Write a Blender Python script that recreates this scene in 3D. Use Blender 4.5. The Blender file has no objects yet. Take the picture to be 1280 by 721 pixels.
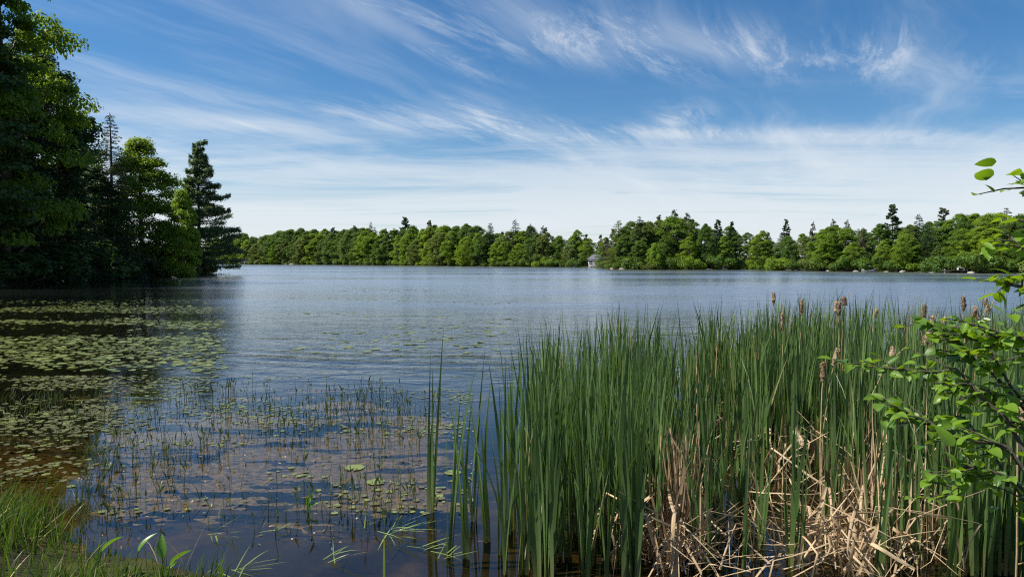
import bpy, math, random
import numpy as np
from math import radians as R, sin, cos, pi
from mathutils import Vector, Matrix
C = bpy.context.scene
COL = C.collection
rng = np.random.default_rng(7)
random.seed(7)

# ============================================================ camera, sky, sun
F, CX, CY, HZ, EYE = 865.0, 640.0, 360.5, 326.5, 2.0
PITCH = math.atan((CY - HZ) / F)
cam = bpy.data.cameras.new('camera'); co = bpy.data.objects.new('camera', cam); COL.objects.link(co)
cam.lens = 36 * F / 1280; cam.clip_end = 8000; cam.clip_start = .05
co.location = (0, 0, EYE); co.rotation_euler = (R(90) - PITCH, 0, 0); C.camera = co

C.view_settings.view_transform = 'Standard'; C.view_settings.look = 'None'
C.view_settings.exposure = 0.6; C.view_settings.gamma = 1.0
C.cycles.max_bounces = 7; C.cycles.diffuse_bounces = 3; C.cycles.glossy_bounces = 3
C.cycles.transmission_bounces = 4; C.cycles.transparent_max_bounces = 8
C.cycles.sample_clamp_indirect = 6
C.cycles.pixel_filter_type = 'BLACKMAN_HARRIS'; C.cycles.filter_width = 1.15; C.cycles.use_denoising = False

SUN_EL, SUN_AZ = 54.0, -92.0                # azimuth from +Y, negative = to the left
sun = bpy.data.lights.new('sun', 'SUN'); so = bpy.data.objects.new('sun', sun); COL.objects.link(so)
sun.energy = 5.0; sun.angle = R(.5); sun.color = (1, .95, .86)
S = Vector((sin(R(SUN_AZ)) * cos(R(SUN_EL)), cos(R(SUN_AZ)) * cos(R(SUN_EL)), sin(R(SUN_EL))))
so.rotation_euler = S.to_track_quat('Z', 'Y').to_euler(); so.location = (0, 0, 60)

# ------------------------------------------------------------ node helpers
class X:
    def __init__(s, nt, k): s.nt = nt; s.k = k
def put(nt, v, sock):
    if isinstance(v, X): nt.links.new(v.k, sock)
    elif v is not None: sock.default_value = v
def M_(nt, op, *a, clamp=False):
    n = nt.nodes.new('ShaderNodeMath'); n.operation = op; n.use_clamp = clamp
    for i, v in enumerate(a): put(nt, v, n.inputs[i])
    return X(nt, n.outputs[0])
for nm, op in dict(add='ADD', sub='SUBTRACT', mul='MULTIPLY', truediv='DIVIDE').items():
    setattr(X, f'__{nm}__', lambda s, o, op=op: M_(s.nt, op, s, o))
    setattr(X, f'__r{nm}__', lambda s, o, op=op: M_(s.nt, op, o, s))
def comb(nt, x, y, z):
    n = nt.nodes.new('ShaderNodeCombineXYZ')
    for i, v in enumerate((x, y, z)): put(nt, v, n.inputs[i])
    return X(nt, n.outputs[0])
def sep(nt, v):
    n = nt.nodes.new('ShaderNodeSeparateXYZ'); nt.links.new(v, n.inputs[0]); return [X(nt, o) for o in n.outputs]
def noise(nt, vec, scale=1, detail=6, rough=.55, dist=0):
    n = nt.nodes.new('ShaderNodeTexNoise'); n.inputs['Scale'].default_value = scale
    n.inputs['Detail'].default_value = detail; n.inputs['Roughness'].default_value = rough
    n.inputs['Distortion'].default_value = dist; nt.links.new(vec.k, n.inputs['Vector']); return X(nt, n.outputs['Fac'])
def smooth(nt, v, a, b, lo=0., hi=1.):
    n = nt.nodes.new('ShaderNodeMapRange'); n.interpolation_type = 'SMOOTHSTEP'
    nt.links.new(v.k, n.inputs[0]); n.inputs[1].default_value = a; n.inputs[2].default_value = b
    n.inputs[3].default_value = lo; n.inputs[4].default_value = hi; return X(nt, n.outputs[0])
def mixc(nt, f, a, b):
    n = nt.nodes.new('ShaderNodeMix'); n.data_type = 'RGBA'; put(nt, f, n.inputs[0])
    for v, k in ((a, 6), (b, 7)):
        if isinstance(v, X): nt.links.new(v.k, n.inputs[k])
        else: n.inputs[k].default_value = (*v, 1)
    return X(nt, n.outputs[2])

def make_world():
    W = bpy.data.worlds.new('World'); C.world = W; W.use_nodes = True
    nt = W.node_tree; nt.nodes.clear()
    sky = nt.nodes.new('ShaderNodeTexSky'); sky.sky_type = 'NISHITA'; sky.sun_disc = False
    sky.sun_elevation = R(SUN_EL); sky.sun_rotation = R(SUN_AZ); sky.dust_density = .2; sky.ozone_density = 4
    bg = nt.nodes.new('ShaderNodeBackground'); bg.inputs[1].default_value = .074
    out = nt.nodes.new('ShaderNodeOutputWorld'); nt.links.new(bg.outputs[0], out.inputs[0])
    tc = nt.nodes.new('ShaderNodeTexCoord')
    dx, dy, dz = sep(nt, tc.outputs['Generated'])
    zc = M_(nt, 'MAXIMUM', dz, 0.0); q = zc + .045
    U = dx / q; V = dy / q                                      # the direction projected on a cloud deck
    P2 = comb(nt, U, V, 0.0); s = U * .48 + V * .88; c = U * .88 - V * .48
    wv = noise(nt, P2, .5, 3)
    n1 = noise(nt, comb(nt, s * .28, c * 1.5 + wv * 1.2, 0.0), 1, 9, .62, .5)
    n2 = noise(nt, comb(nt, U * .32, V * .32, 3.7), 1, 4, .5, .3)
    n3 = noise(nt, comb(nt, U * .30 + wv * .5, V * .85, 7.1), 1, 9, .66, .6)
    low = smooth(nt, zc, .27, .05); mid = smooth(nt, zc, .19, .0)
    def wisp(px, py, ang, la, lb):
        z = (HZ - py) / F; x = (px - CX) / F; L = math.sqrt(1 + z*z + x*x); z /= L; x /= L; y = 1 / L
        u0, v0 = x / (z + .045), y / (z + .045); a = R(ang)
        du = U - u0; dv = V - v0
        al = (du * cos(a) + dv * sin(a)) / la; ac = (dv * cos(a) - du * sin(a)) / lb
        return M_(nt, 'EXPONENT', (al * al + ac * ac) * -1.0)
    Wm = None
    for a in [(850, 64, 14, 1.2, .26), (720, 55, 40, .6, .16), (1100, 70, 60, .35, .12), (520, 50, 62, .6, .09),
              (640, 165, 25, 1.2, .3), (240, 150, 35, .9, .2), (950, 170, 0, 1.5, .25),
              (610, 150, 70, .5, .15), (850, 150, 80, .3, .15)]:
        g = wisp(*a); Wm = g if Wm is None else M_(nt, 'MAXIMUM', Wm, g)
    hi = smooth(nt, n1 * .75 + n2 * .35 + Wm * .14, .50, .88) * (.5 + low * .35)
    wn = noise(nt, comb(nt, s * .9 + wv * .7, c * 3.6, 1.3), 1, 10, .72, .5)
    hi = M_(nt, 'MAXIMUM', hi, Wm * smooth(nt, wn, .38, .68) * .84)
    bands = smooth(nt, n3 * .95 + n2 * .25 + low * .32, .63, .92) * low
    cl = 1.0 - (1.0 - hi) * (1.0 - bands * .82) * (1.0 - mid * .34)
    cl = M_(nt, 'MULTIPLY', cl, 1.0, clamp=True)
    hs = nt.nodes.new('ShaderNodeHueSaturation'); hs.inputs['Saturation'].default_value = 1.28; hs.inputs['Value'].default_value = 1.0
    nt.links.new(sky.outputs[0], hs.inputs['Color'])
    col = mixc(nt, cl, X(nt, hs.outputs[0]), (7.0, 7.5, 8.0))
    nt.links.new(col.k, bg.inputs[0])
make_world()

# ============================================================ measuring helpers
def ray(px, py):
    u = (px - CX) / F; v = (CY - py) / F
    return u, cos(PITCH) + sin(PITCH) * v, -sin(PITCH) + cos(PITCH) * v
def P(px, py, Y):                      # the world point seen at (px, py), Y metres ahead
    x, y, z = ray(px, py); return Vector((x / y * Y, Y, EYE + z / y * Y))
def G(px, py, z0=0.0):                 # the world point seen at (px, py) at height z0
    x, y, z = ray(px, py); t = (z0 - EYE) / z; return Vector((x * t, y * t, z0))
def at(px, Y): return Vector(((px - CX) / F * Y, Y, 0))

# ============================================================ object helpers
def tag(o, label=None, cat=None, group=None, kind=None):
    if label: o['label'] = label
    if cat: o['category'] = cat
    if group: o['group'] = group
    if kind: o['kind'] = kind
    return o
def ob(name, me, parent=None, loc=None, rot=None, scale=None):
    o = bpy.data.objects.new(name, me); COL.objects.link(o)
    if parent is not None: o.parent = parent
    if loc is not None: o.location = loc
    if rot is not None: o.rotation_euler = rot
    if scale is not None: o.scale = (scale,) * 3 if np.isscalar(scale) else scale
    return o
def mesh(name, V, Fs, mats, smooth_=False, mi=None):
    """V (n,3); Fs list of int arrays (m,k)"""
    me = bpy.data.meshes.new(name)
    V = np.asarray(V, np.float32); me.vertices.add(len(V)); me.vertices.foreach_set('co', V.ravel())
    Fs = [np.asarray(f, np.int32) for f in Fs if len(f)]
    ln = np.concatenate([np.full(len(f), f.shape[1], np.int32) for f in Fs])
    lv = np.concatenate([f.ravel() for f in Fs])
    me.loops.add(len(lv)); me.loops.foreach_set('vertex_index', lv)
    st = np.concatenate([[0], np.cumsum(ln)[:-1]]).astype(np.int32)
    me.polygons.add(len(ln)); me.polygons.foreach_set('loop_start', st); me.polygons.foreach_set('loop_total', ln)
    if smooth_: me.polygons.foreach_set('use_smooth', np.ones(len(ln), bool))
    if mi is not None: me.polygons.foreach_set('material_index', np.asarray(mi, np.int32))
    for m in (mats if isinstance(mats, (list, tuple)) else [mats]): me.materials.append(m)
    me.update(calc_edges=True); return me
class MB:
    """collects vertices and faces"""
    def __init__(s): s.v = []; s.f = {}; s.n = 0
    def add(s, V, *Fs):
        V = np.asarray(V, float).reshape(-1, 3); s.v.append(V)
        for f in Fs:
            f = np.asarray(f, int)
            if len(f): s.f.setdefault(f.shape[1], []).append(f + s.n)
        s.n += len(V)
    def box(s, c, d, rz=0):
        c = np.array(c, float); d = np.array(d, float) / 2
        v = np.array([[x, y, z] for x in (-1, 1) for y in (-1, 1) for z in (-1, 1)]) * d
        a = np.array([[cos(rz), -sin(rz), 0], [sin(rz), cos(rz), 0], [0, 0, 1]])
        s.add(v @ a.T + c, [[0, 1, 3, 2], [4, 6, 7, 5], [0, 4, 5, 1], [2, 3, 7, 6], [0, 2, 6, 4], [1, 5, 7, 3]])
    def tube(s, pts, rad, n=6, cap=True):
        pts = np.asarray(pts, float); m = len(pts); rad = np.broadcast_to(np.asarray(rad, float), (m,))
        T = np.gradient(pts, axis=0); T /= np.linalg.norm(T, axis=1)[:, None] + 1e-9
        up = np.array([0, 0, 1.]) if abs(T[0, 2]) < .9 else np.array([1., 0, 0])
        A = np.cross(T, up); A /= np.linalg.norm(A, axis=1)[:, None] + 1e-9; B = np.cross(T, A)
        th = np.arange(n) / n * 2 * pi
        V = pts[:, None] + rad[:, None, None] * (A[:, None] * np.cos(th)[None, :, None] + B[:, None] * np.sin(th)[None, :, None])
        i = np.arange(m - 1)[:, None] * n; j = np.arange(n)[None]; k = (j + 1) % n
        Q = np.stack([i + j, i + k, i + n + k, i + n + j], -1).reshape(-1, 4)
        s.add(V.reshape(-1, 3), Q)
        if cap:
            s.add(V[-1], [list(range(n))]); s.add(V[0], [list(range(n))[::-1]])
    def build(s, name, mat, sm=False):
        return mesh(name, np.concatenate(s.v), [np.concatenate(f) for f in s.f.values()], mat, sm)

def unit(v): return v / (np.linalg.norm(v, axis=-1, keepdims=True) + 1e-9)
def cards(pos, nrm, w, l, r, droop=None):
    """one leaf-shaped quad per point: pos, normal, width, length"""
    n = len(pos); t = unit(np.cross(nrm, unit(r.normal(size=(n, 3)))))
    if droop is not None: t = unit(t + droop)
    b = unit(np.cross(nrm, t)); w = np.broadcast_to(w, (n,))[:, None] / 2; l = np.broadcast_to(l, (n,))[:, None] / 2
    fold = nrm * w * .35
    V = np.stack([pos - t * l, pos + b * w + fold - t * l * .1, pos + t * l, pos - b * w + fold - t * l * .1], 1)
    return V.reshape(-1, 3), np.arange(n * 4).reshape(-1, 4)
def blades(base, az, lean, curve, L, W, face, K=6, taper=2.6, wbase=.75):
    """grass-like strips; lean and curve in radians, face = azimuth of the width direction"""
    base = np.asarray(base, float); n = len(base); t = np.linspace(0, 1, K + 1)
    tm = (t[1:] + t[:-1]) / 2
    th = np.asarray(lean)[:, None] + np.asarray(curve)[:, None] * tm[None] ** 2
    seg = np.asarray(L)[:, None] / K
    h = np.concatenate([np.zeros((n, 1)), np.cumsum(np.sin(th) * seg, 1)], 1)
    z = np.concatenate([np.zeros((n, 1)), np.cumsum(np.cos(th) * seg, 1)], 1)
    p = np.stack([base[:, 0:1] + h * np.cos(az)[:, None], base[:, 1:2] + h * np.sin(az)[:, None], base[:, 2:3] + z], -1)
    wt = (wbase + (1 - wbase) * np.minimum(1, t * 3)) * (1 - t ** taper) + .02
    w = np.asarray(W)[:, None] * wt[None] / 2
    f = np.asarray(face)[:, None] + t[None] * 1.1
    d = np.stack([np.cos(f), np.sin(f), np.zeros_like(f)], -1) * w[..., None]
    V = np.stack([p - d, p + d], 2).reshape(-1, 3)
    i = (np.arange(n) * (K + 1) * 2)[:, None] + (np.arange(K) * 2)[None]
    Q = np.stack([i, i + 1, i + 3, i + 2], -1).reshape(-1, 4)
    return V, Q
def fbm(x, y, seed, oct=4, base=1.0, gain=.5):
    """cheap value noise for laying things out, 0..1"""
    r = np.random.default_rng(seed); T = r.random((64, 64)); s = np.zeros_like(x, dtype=float); a = .5; tot = 0
    for o in range(oct):
        u = x * base * 2 ** o + o * 17.3; v = y * base * 2 ** o + o * 9.1
        i = np.floor(u).astype(int); j = np.floor(v).astype(int); fu = u - i; fv = v - j
        fu = fu * fu * (3 - 2 * fu); fv = fv * fv * (3 - 2 * fv)
        g = lambda a_, b_: T[a_ % 64, b_ % 64]
        s += a * ((g(i, j) * (1 - fu) + g(i + 1, j) * fu) * (1 - fv) + (g(i, j + 1) * (1 - fu) + g(i + 1, j + 1) * fu) * fv)
        tot += a; a *= gain
    return s / tot

# ============================================================ materials
def new_mat(name):
    m = bpy.data.materials.new(name); m.use_nodes = True; nt = m.node_tree; nt.nodes.clear()
    out = nt.nodes.new('ShaderNodeOutputMaterial'); return m, nt, out
def leaf_mat(name, a, b, trans=.35, gloss=.25, rough=.5, tw=(1.5, 1.35, .6), clump=0.0, ostr=.5, tipcol=None, old=None):
    """two-sided leaf: colour a..b varies leaf by leaf and plant by plant, light passes through"""
    m, nt, out = new_mat(name)
    ge = nt.nodes.new('ShaderNodeNewGeometry'); oi = nt.nodes.new('ShaderNodeObjectInfo')
    f = X(nt, ge.outputs['Random Per Island']) * (1 - ostr) + X(nt, oi.outputs['Random']) * ostr
    col = mixc(nt, f, a, b)
    if old: col = mixc(nt, smooth(nt, X(nt, ge.outputs['Random Per Island']), old[1], old[1] + .01), col, old[0])
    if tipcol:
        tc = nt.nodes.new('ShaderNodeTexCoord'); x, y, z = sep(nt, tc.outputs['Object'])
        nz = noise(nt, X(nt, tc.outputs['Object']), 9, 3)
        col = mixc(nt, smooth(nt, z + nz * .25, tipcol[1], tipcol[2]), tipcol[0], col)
    d = nt.nodes.new('ShaderNodeBsdfPrincipled'); nt.links.new(col.k, d.inputs['Base Color'])
    d.inputs['Roughness'].default_value = rough; d.inputs['Specular IOR Level'].default_value = gloss
    t = nt.nodes.new('ShaderNodeBsdfTranslucent')
    mul = nt.nodes.new('ShaderNodeMix'); mul.data_type = 'RGBA'; mul.blend_type = 'MULTIPLY'; mul.inputs[0].default_value = 1
    nt.links.new(col.k, mul.inputs[6]); mul.inputs[7].default_value = (*tw, 1)
    nt.links.new(mul.outputs[2], t.inputs[0])
    mx = nt.nodes.new('ShaderNodeMixShader'); mx.inputs[0].default_value = trans
    nt.links.new(d.outputs[0], mx.inputs[1]); nt.links.new(t.outputs[0], mx.inputs[2]); nt.links.new(mx.outputs[0], out.inputs[0])
    return m
def add_veins(m):
    """fine side veins and blotches on a broad leaf, laid out in the leaf's own coordinates"""
    nt = m.node_tree; d = [n for n in nt.nodes if n.type == 'BSDF_PRINCIPLED'][0]
    tc = nt.nodes.new('ShaderNodeTexCoord'); x, y, z = sep(nt, tc.outputs['Object'])
    w = M_(nt, 'SINE', (y - M_(nt, 'ABSOLUTE', x) * .7) * 48.0); v = M_(nt, 'POWER', M_(nt, 'ABSOLUTE', w), .3)
    bp = nt.nodes.new('ShaderNodeBump'); bp.inputs['Strength'].default_value = .25; bp.inputs['Distance'].default_value = .0015
    nt.links.new((v + noise(nt, X(nt, tc.outputs['Object']), 14, 3) * .8).k, bp.inputs['Height']); nt.links.new(bp.outputs[0], d.inputs['Normal'])
    src = d.inputs['Base Color'].links[0].from_socket; nz = noise(nt, X(nt, tc.outputs['Object']), 7, 5, .7)
    col = mixc(nt, smooth(nt, nz, .60, .74), X(nt, src), (.20, .20, .05)); nt.links.new(col.k, d.inputs['Base Color'])
def plain_mat(name, a, b, scale=8, rough=.8, bump=.2, stretch=(1, 1, 1), spec=.3):
    m, nt, out = new_mat(name)
    tc = nt.nodes.new('ShaderNodeTexCoord'); x, y, z = sep(nt, tc.outputs['Object'])
    v = comb(nt, x * stretch[0], y * stretch[1], z * stretch[2]); n = noise(nt, v, scale, 6, .6)
    oi = nt.nodes.new('ShaderNodeObjectInfo')
    col = mixc(nt, smooth(nt, n + (X(nt, oi.outputs['Random']) - .5) * .25, .3, .7), a, b)
    d = nt.nodes.new('ShaderNodeBsdfPrincipled'); nt.links.new(col.k, d.inputs['Base Color'])
    d.inputs['Roughness'].default_value = rough; d.inputs['Specular IOR Level'].default_value = spec
    if bump:
        bp = nt.nodes.new('ShaderNodeBump'); bp.inputs['Strength'].default_value = bump; bp.inputs['Distance'].default_value = .02
        nt.links.new(n.k, bp.inputs['Height']); nt.links.new(bp.outputs[0], d.inputs['Normal'])
    nt.links.new(d.outputs[0], out.inputs[0]); return m

MT = {}
MT['leaf_bright'] = leaf_mat('bright_leaves', (.23, .33, .035), (.11, .205, .026), .55)
MT['leaf_mid'] = leaf_mat('mid_leaves', (.125, .21, .035), (.065, .135, .026), .5)
MT['leaf_olive'] = leaf_mat('olive_leaves', (.16, .215, .045), (.09, .14, .035), .4)
MT['needle_dull'] = leaf_mat('dull_needles', (.085, .115, .06), (.05, .075, .042), .2)
MT['leaf_shaded'] = leaf_mat('shaded_leaves', (.055, .105, .02), (.03, .065, .016), .32)  # left bank's shade put into a darker leaf green
MT['leaf_yellow'] = leaf_mat('yellow_green_leaves', (.24, .36, .035), (.15, .27, .03), .5)
MT['needle'] = leaf_mat('needles', (.06, .11, .04), (.038, .075, .034), .25)
MT['needle_grey'] = leaf_mat('grey_needles', (.17, .18, .12), (.10, .12, .08), .25)
MT['twig_grey'] = plain_mat('grey_twigs', (.16, .145, .13), (.09, .08, .07), 6)
MT['needle_blue'] = leaf_mat('blue_green_needles', (.16, .235, .13), (.09, .145, .08), .34)
MT['bark'] = plain_mat('bark', (.10, .085, .07), (.045, .038, .03), 6, stretch=(1, 1, .25), bump=.6)
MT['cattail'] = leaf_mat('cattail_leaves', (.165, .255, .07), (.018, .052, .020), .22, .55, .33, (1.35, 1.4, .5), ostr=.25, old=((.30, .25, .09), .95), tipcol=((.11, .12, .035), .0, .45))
MT['straw'] = leaf_mat('dead_straw', (.72, .55, .34), (.27, .18, .10), .18, .2, .6, (1.1, 1, .8))
MT['seed'] = plain_mat('seed_fluff', (.50, .37, .23), (.16, .10, .055), 55, .95, .9)
MT['straw_stem'] = plain_mat('straw_stem', (.52, .40, .22), (.34, .24, .12), 12)
MT['pad'] = leaf_mat('lily_pads', (.23, .26, .065), (.10, .14, .042), .12, .45, .33, (1, 1, .6))
MT['pad_brown'] = leaf_mat('old_lily_pads', (.15, .15, .055), (.07, .07, .03), .1, .4, .35, (1, 1, .6))
MT['sprout'] = leaf_mat('water_sprouts', (.10, .14, .04), (.05, .075, .025), .25, .4, .4)
MT['grass'] = leaf_mat('bank_grass', (.11, .185, .03), (.035, .075, .016), .42, .35, .42)
MT['broad'] = leaf_mat('broad_leaves', (.13, .26, .03), (.09, .2, .03), .42, .4, .35)
MT['shrub'] = leaf_mat('shrub_leaves', (.17, .30, .03), (.065, .15, .02), .46, .4, .36, (1.7, 1.45, .4), ostr=1)
add_veins(MT['shrub'])
MT['shrub_bark'] = plain_mat('shrub_bark', (.085, .07, .055), (.05, .04, .032), 30)
MT['float'] = leaf_mat('floating_leaves', (.26, .34, .10), (.16, .24, .06), .3, .5, .35)
MT['algae'] = plain_mat('algae_mat', (.40, .30, .185), (.13, .10, .06), 14, .9, .8)
MT['white'] = plain_mat('white_paint', (.75, .75, .72), (.66, .66, .64), 3, .5, 0)
MT['roof'] = plain_mat('grey_shingle', (.16, .16, .165), (.09, .09, .10), 5, .8, .2)
MT['brown_wall'] = plain_mat('red_brown_boards', (.13, .035, .03), (.09, .025, .02), 4)
MT['glass'] = plain_mat('dark_glass', (.02, .025, .03), (.03, .03, .03), 2, .1, 0, spec=.6)
MT['wood'] = plain_mat('grey_wood', (.32, .29, .25), (.2, .18, .15), 6)
MT['rock'] = plain_mat('shore_rock', (.32, .30, .27), (.16, .15, .13), 3, .85, .5)

# ============================================================ the lake's outline
def Dl(px, D): p = at(px, D); return (p.x, p.y)
FAR = [(262, 470), (300, 440), (345, 410), (400, 384), (470, 330), (540, 292), (600, 262), (660, 245), (715, 232), (738, 226), (752, 200), (765, 172), (800, 165),
       (860, 163), (905, 162), (930, 168), (960, 158), (1000, 146), (1050, 136), (1100, 129), (1170, 121), (1240, 113), (1290, 110), (1330, 104)]
LAKE = [(-4.35, 5.6), (-3.35, 4.8), (-2.55, 4.25), (-1.5, 3.95), (0, 3.85), (1.5, 4.0), (3.2, 4.3), (6, 5.7), (10, 8), (18, 14), (40, 28), (85, 60)] + \
       [(102, 84)] + [Dl(*a) for a in FAR[::-1]] + \
       [Dl(250, 400), Dl(235, 240), Dl(238, 160), Dl(258, 118), Dl(266, 106), Dl(263, 101), Dl(240, 98), Dl(200, 96), Dl(150, 88), Dl(110, 80), Dl(60, 68), Dl(0, 56), (-48, 44), (-37, 30), (-26, 18), (-12, 8.5)]
LAKE = np.array(LAKE)
def lake_sd(x, y):
    """signed distance to the shoreline: positive on land"""
    p = np.stack([np.ravel(x), np.ravel(y)], -1).astype(float); d = np.full(len(p), 1e9); ins = np.zeros(len(p), bool)
    for a, b in zip(LAKE, np.roll(LAKE, -1, 0)):
        e = b - a; w = p - a; t = np.clip((w @ e) / (e @ e), 0, 1); d = np.minimum(d, np.hypot(*(w - t[:, None] * e).T))
        cnd = (a[1] <= p[:, 1]) != (b[1] <= p[:, 1])
        xi = a[0] + (p[:, 1] - a[1]) / (b[1] - a[1] + 1e-12) * e[0]; ins ^= cnd & (p[:, 0] < xi)
    return np.where(ins, -d, d).reshape(np.shape(x))
def land_z(x, y):
    x = np.asarray(x, float); y = np.asarray(y, float); sd = lake_sd(x, y)
    land = np.where(sd < 3, .16 * sd, .48 + (sd - 3) * .05); land = np.minimum(land, 3.5)
    land = np.where(y < 12, np.minimum(land, .42), land)
    near = np.clip((14 - np.hypot(x, y)) / 8, 0, 1)
    bed = np.maximum(sd * (.10 * near + .22 * (1 - near)), -.42 * near - 1.6 * (1 - near))
    z = np.where(sd > 0, land, bed)
    return z + (fbm(x, y, 3, 4, 1.1) - .5) * .14 * np.where(sd > 0, .6, 1)

def make_ground():
    r = np.concatenate([[0.4], np.geomspace(1.0, 26, 110), np.geomspace(27, 700, 130), [1000, 1600, 2600, 4000]])
    th = np.concatenate([np.linspace(-pi, -pi * .30, 40)[:-1], np.linspace(-pi * .30, pi * .30, 300), np.linspace(pi * .30, pi, 40)[1:]])
    Rr, T = np.meshgrid(r, th, indexing='ij'); x = Rr * np.sin(T); y = Rr * np.cos(T)
    V = np.stack([x, y, land_z(x, y)], -1).reshape(-1, 3); n = len(th)
    i, j = np.meshgrid(np.arange(len(r) - 1), np.arange(n - 1), indexing='ij'); i = (i * n + j).ravel()
    Q = np.stack([i, i + 1, i + n + 1, i + n], -1)
    m, nt, out = new_mat('ground'); tc = nt.nodes.new('ShaderNodeTexCoord'); v = X(nt, tc.outputs['Object'])
    gx, gy, gz = sep(nt, tc.outputs['Object'])
    n1 = noise(nt, v, 2.2, 8, .65); n2 = noise(nt, v, 14, 6, .7); n3 = noise(nt, v, .7, 4, .5)
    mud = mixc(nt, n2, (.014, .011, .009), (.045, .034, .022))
    alg = mixc(nt, n2, (.13, .075, .026), (.05, .04, .016))
    bed = mixc(nt, smooth(nt, n1 + smooth(nt, gx, -1.5, -5.0) * smooth(nt, gy, 10.5, 7.0) * .22, .50, .66), mud, alg)
    litter = mixc(nt, n2, (.05, .04, .026), (.018, .018, .01)); turf = mixc(nt, n2, (.05, .075, .02), (.025, .04, .012))
    bed = mixc(nt, smooth(nt, gy + (n3 - .5) * 4, 9.5, 13), bed, (.006, .006, .005))  # far bed painted darker to stand for light lost in deeper water
    land = mixc(nt, smooth(nt, n3, .4, .6), litter, turf)
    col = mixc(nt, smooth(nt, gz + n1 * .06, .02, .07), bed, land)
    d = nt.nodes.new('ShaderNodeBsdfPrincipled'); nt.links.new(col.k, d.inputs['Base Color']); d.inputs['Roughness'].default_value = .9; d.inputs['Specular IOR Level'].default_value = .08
    bp = nt.nodes.new('ShaderNodeBump'); bp.inputs['Strength'].default_value = .8; bp.inputs['Distance'].default_value = .03
    nt.links.new((n2 + n1).k, bp.inputs['Height']); nt.links.new(bp.outputs[0], d.inputs['Normal']); nt.links.new(d.outputs[0], out.inputs[0])
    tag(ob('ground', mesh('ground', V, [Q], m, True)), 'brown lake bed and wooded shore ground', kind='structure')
make_ground()

def make_water():
    m, nt, out = new_mat('lake_water'); tc = nt.nodes.new('ShaderNodeTexCoord'); x, y, z = sep(nt, tc.outputs['Object'])
    wob = noise(nt, comb(nt, x, y, 0.0), .12, 3)
    fine = noise(nt, comb(nt, x * 5.0, y * 11.0, 0.0), 1, 4, .55, .3)
    med = noise(nt, comb(nt, x * 1.1 + wob * 2, y * 3.2, 2.0), 1, 5, .55, .4)
    big = noise(nt, comb(nt, x * .42, y * .75, 5.0), 1, 4, .6, .4)
    gust = noise(nt, comb(nt, x * .02, y * .06, 9.0), 1, 4, .55)
    calm = smooth(nt, y + (wob - .5) * 6, 8.5, 15)                     # reeds and pads keep the near water still
    left = smooth(nt, x / (y + 1.0), -.52, -.40)                       # sheltered under the wooded bank
    amp = (.06 + calm * .94) * (.35 + left * .65) * (.6 + smooth(nt, gust, .35, .65) * .7)
    rx = x - 1.2; ry = y - 24.0                                        # ripple rings left by a fish
    rr = M_(nt, 'SQRT', rx * rx * .55 + ry * ry)
    ring = M_(nt, 'SINE', (rr + wob * 1.2) * 8.5) * M_(nt, 'EXPONENT', (rr - 10.4) * (rr - 10.4) * -.35) * smooth(nt, x, 1.5, -.5) * smooth(nt, x, -7.5, -4.5) * smooth(nt, med, .3, .6)
    hgt = (fine * .003 + med * .02 + big * .058) * amp + ring * .007
    bp = nt.nodes.new('ShaderNodeBump'); bp.inputs['Strength'].default_value = 1.0; bp.inputs['Distance'].default_value = 1.0
    nt.links.new(hgt.k, bp.inputs['Height'])
    fr = nt.nodes.new('ShaderNodeFresnel'); fr.inputs[0].default_value = 1.55; nt.links.new(bp.outputs[0], fr.inputs[1])
    tr = nt.nodes.new('ShaderNodeBsdfTransparent'); tr.inputs[0].default_value = (.66, .62, .46, 1)
    gl = nt.nodes.new('ShaderNodeBsdfGlossy'); gl.inputs['Color'].default_value = (1, 1, 1, 1); gl.distribution = 'MULTI_GGX'
    rgh = .03 + smooth(nt, y, 10, 34) * (.6 + smooth(nt, gust, .35, .65) * .6) * (.3 + left * .7) * .20
    nt.links.new(rgh.k, gl.inputs['Roughness'])
    nt.links.new(bp.outputs[0], gl.inputs['Normal'])
    mx = nt.nodes.new('ShaderNodeMixShader'); nt.links.new(fr.outputs[0], mx.inputs[0])
    nt.links.new(tr.outputs[0], mx.inputs[1]); nt.links.new(gl.outputs[0], mx.inputs[2]); nt.links.new(mx.outputs[0], out.inputs[0])
    V = [[-260, -4, 0], [200, -4, 0], [200, 560, 0], [-260, 560, 0]]
    tag(ob('lake_water', mesh('lake_water', V, [[[0, 1, 2, 3]]], m)), 'rippled blue lake water', kind='structure')
make_water()

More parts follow.
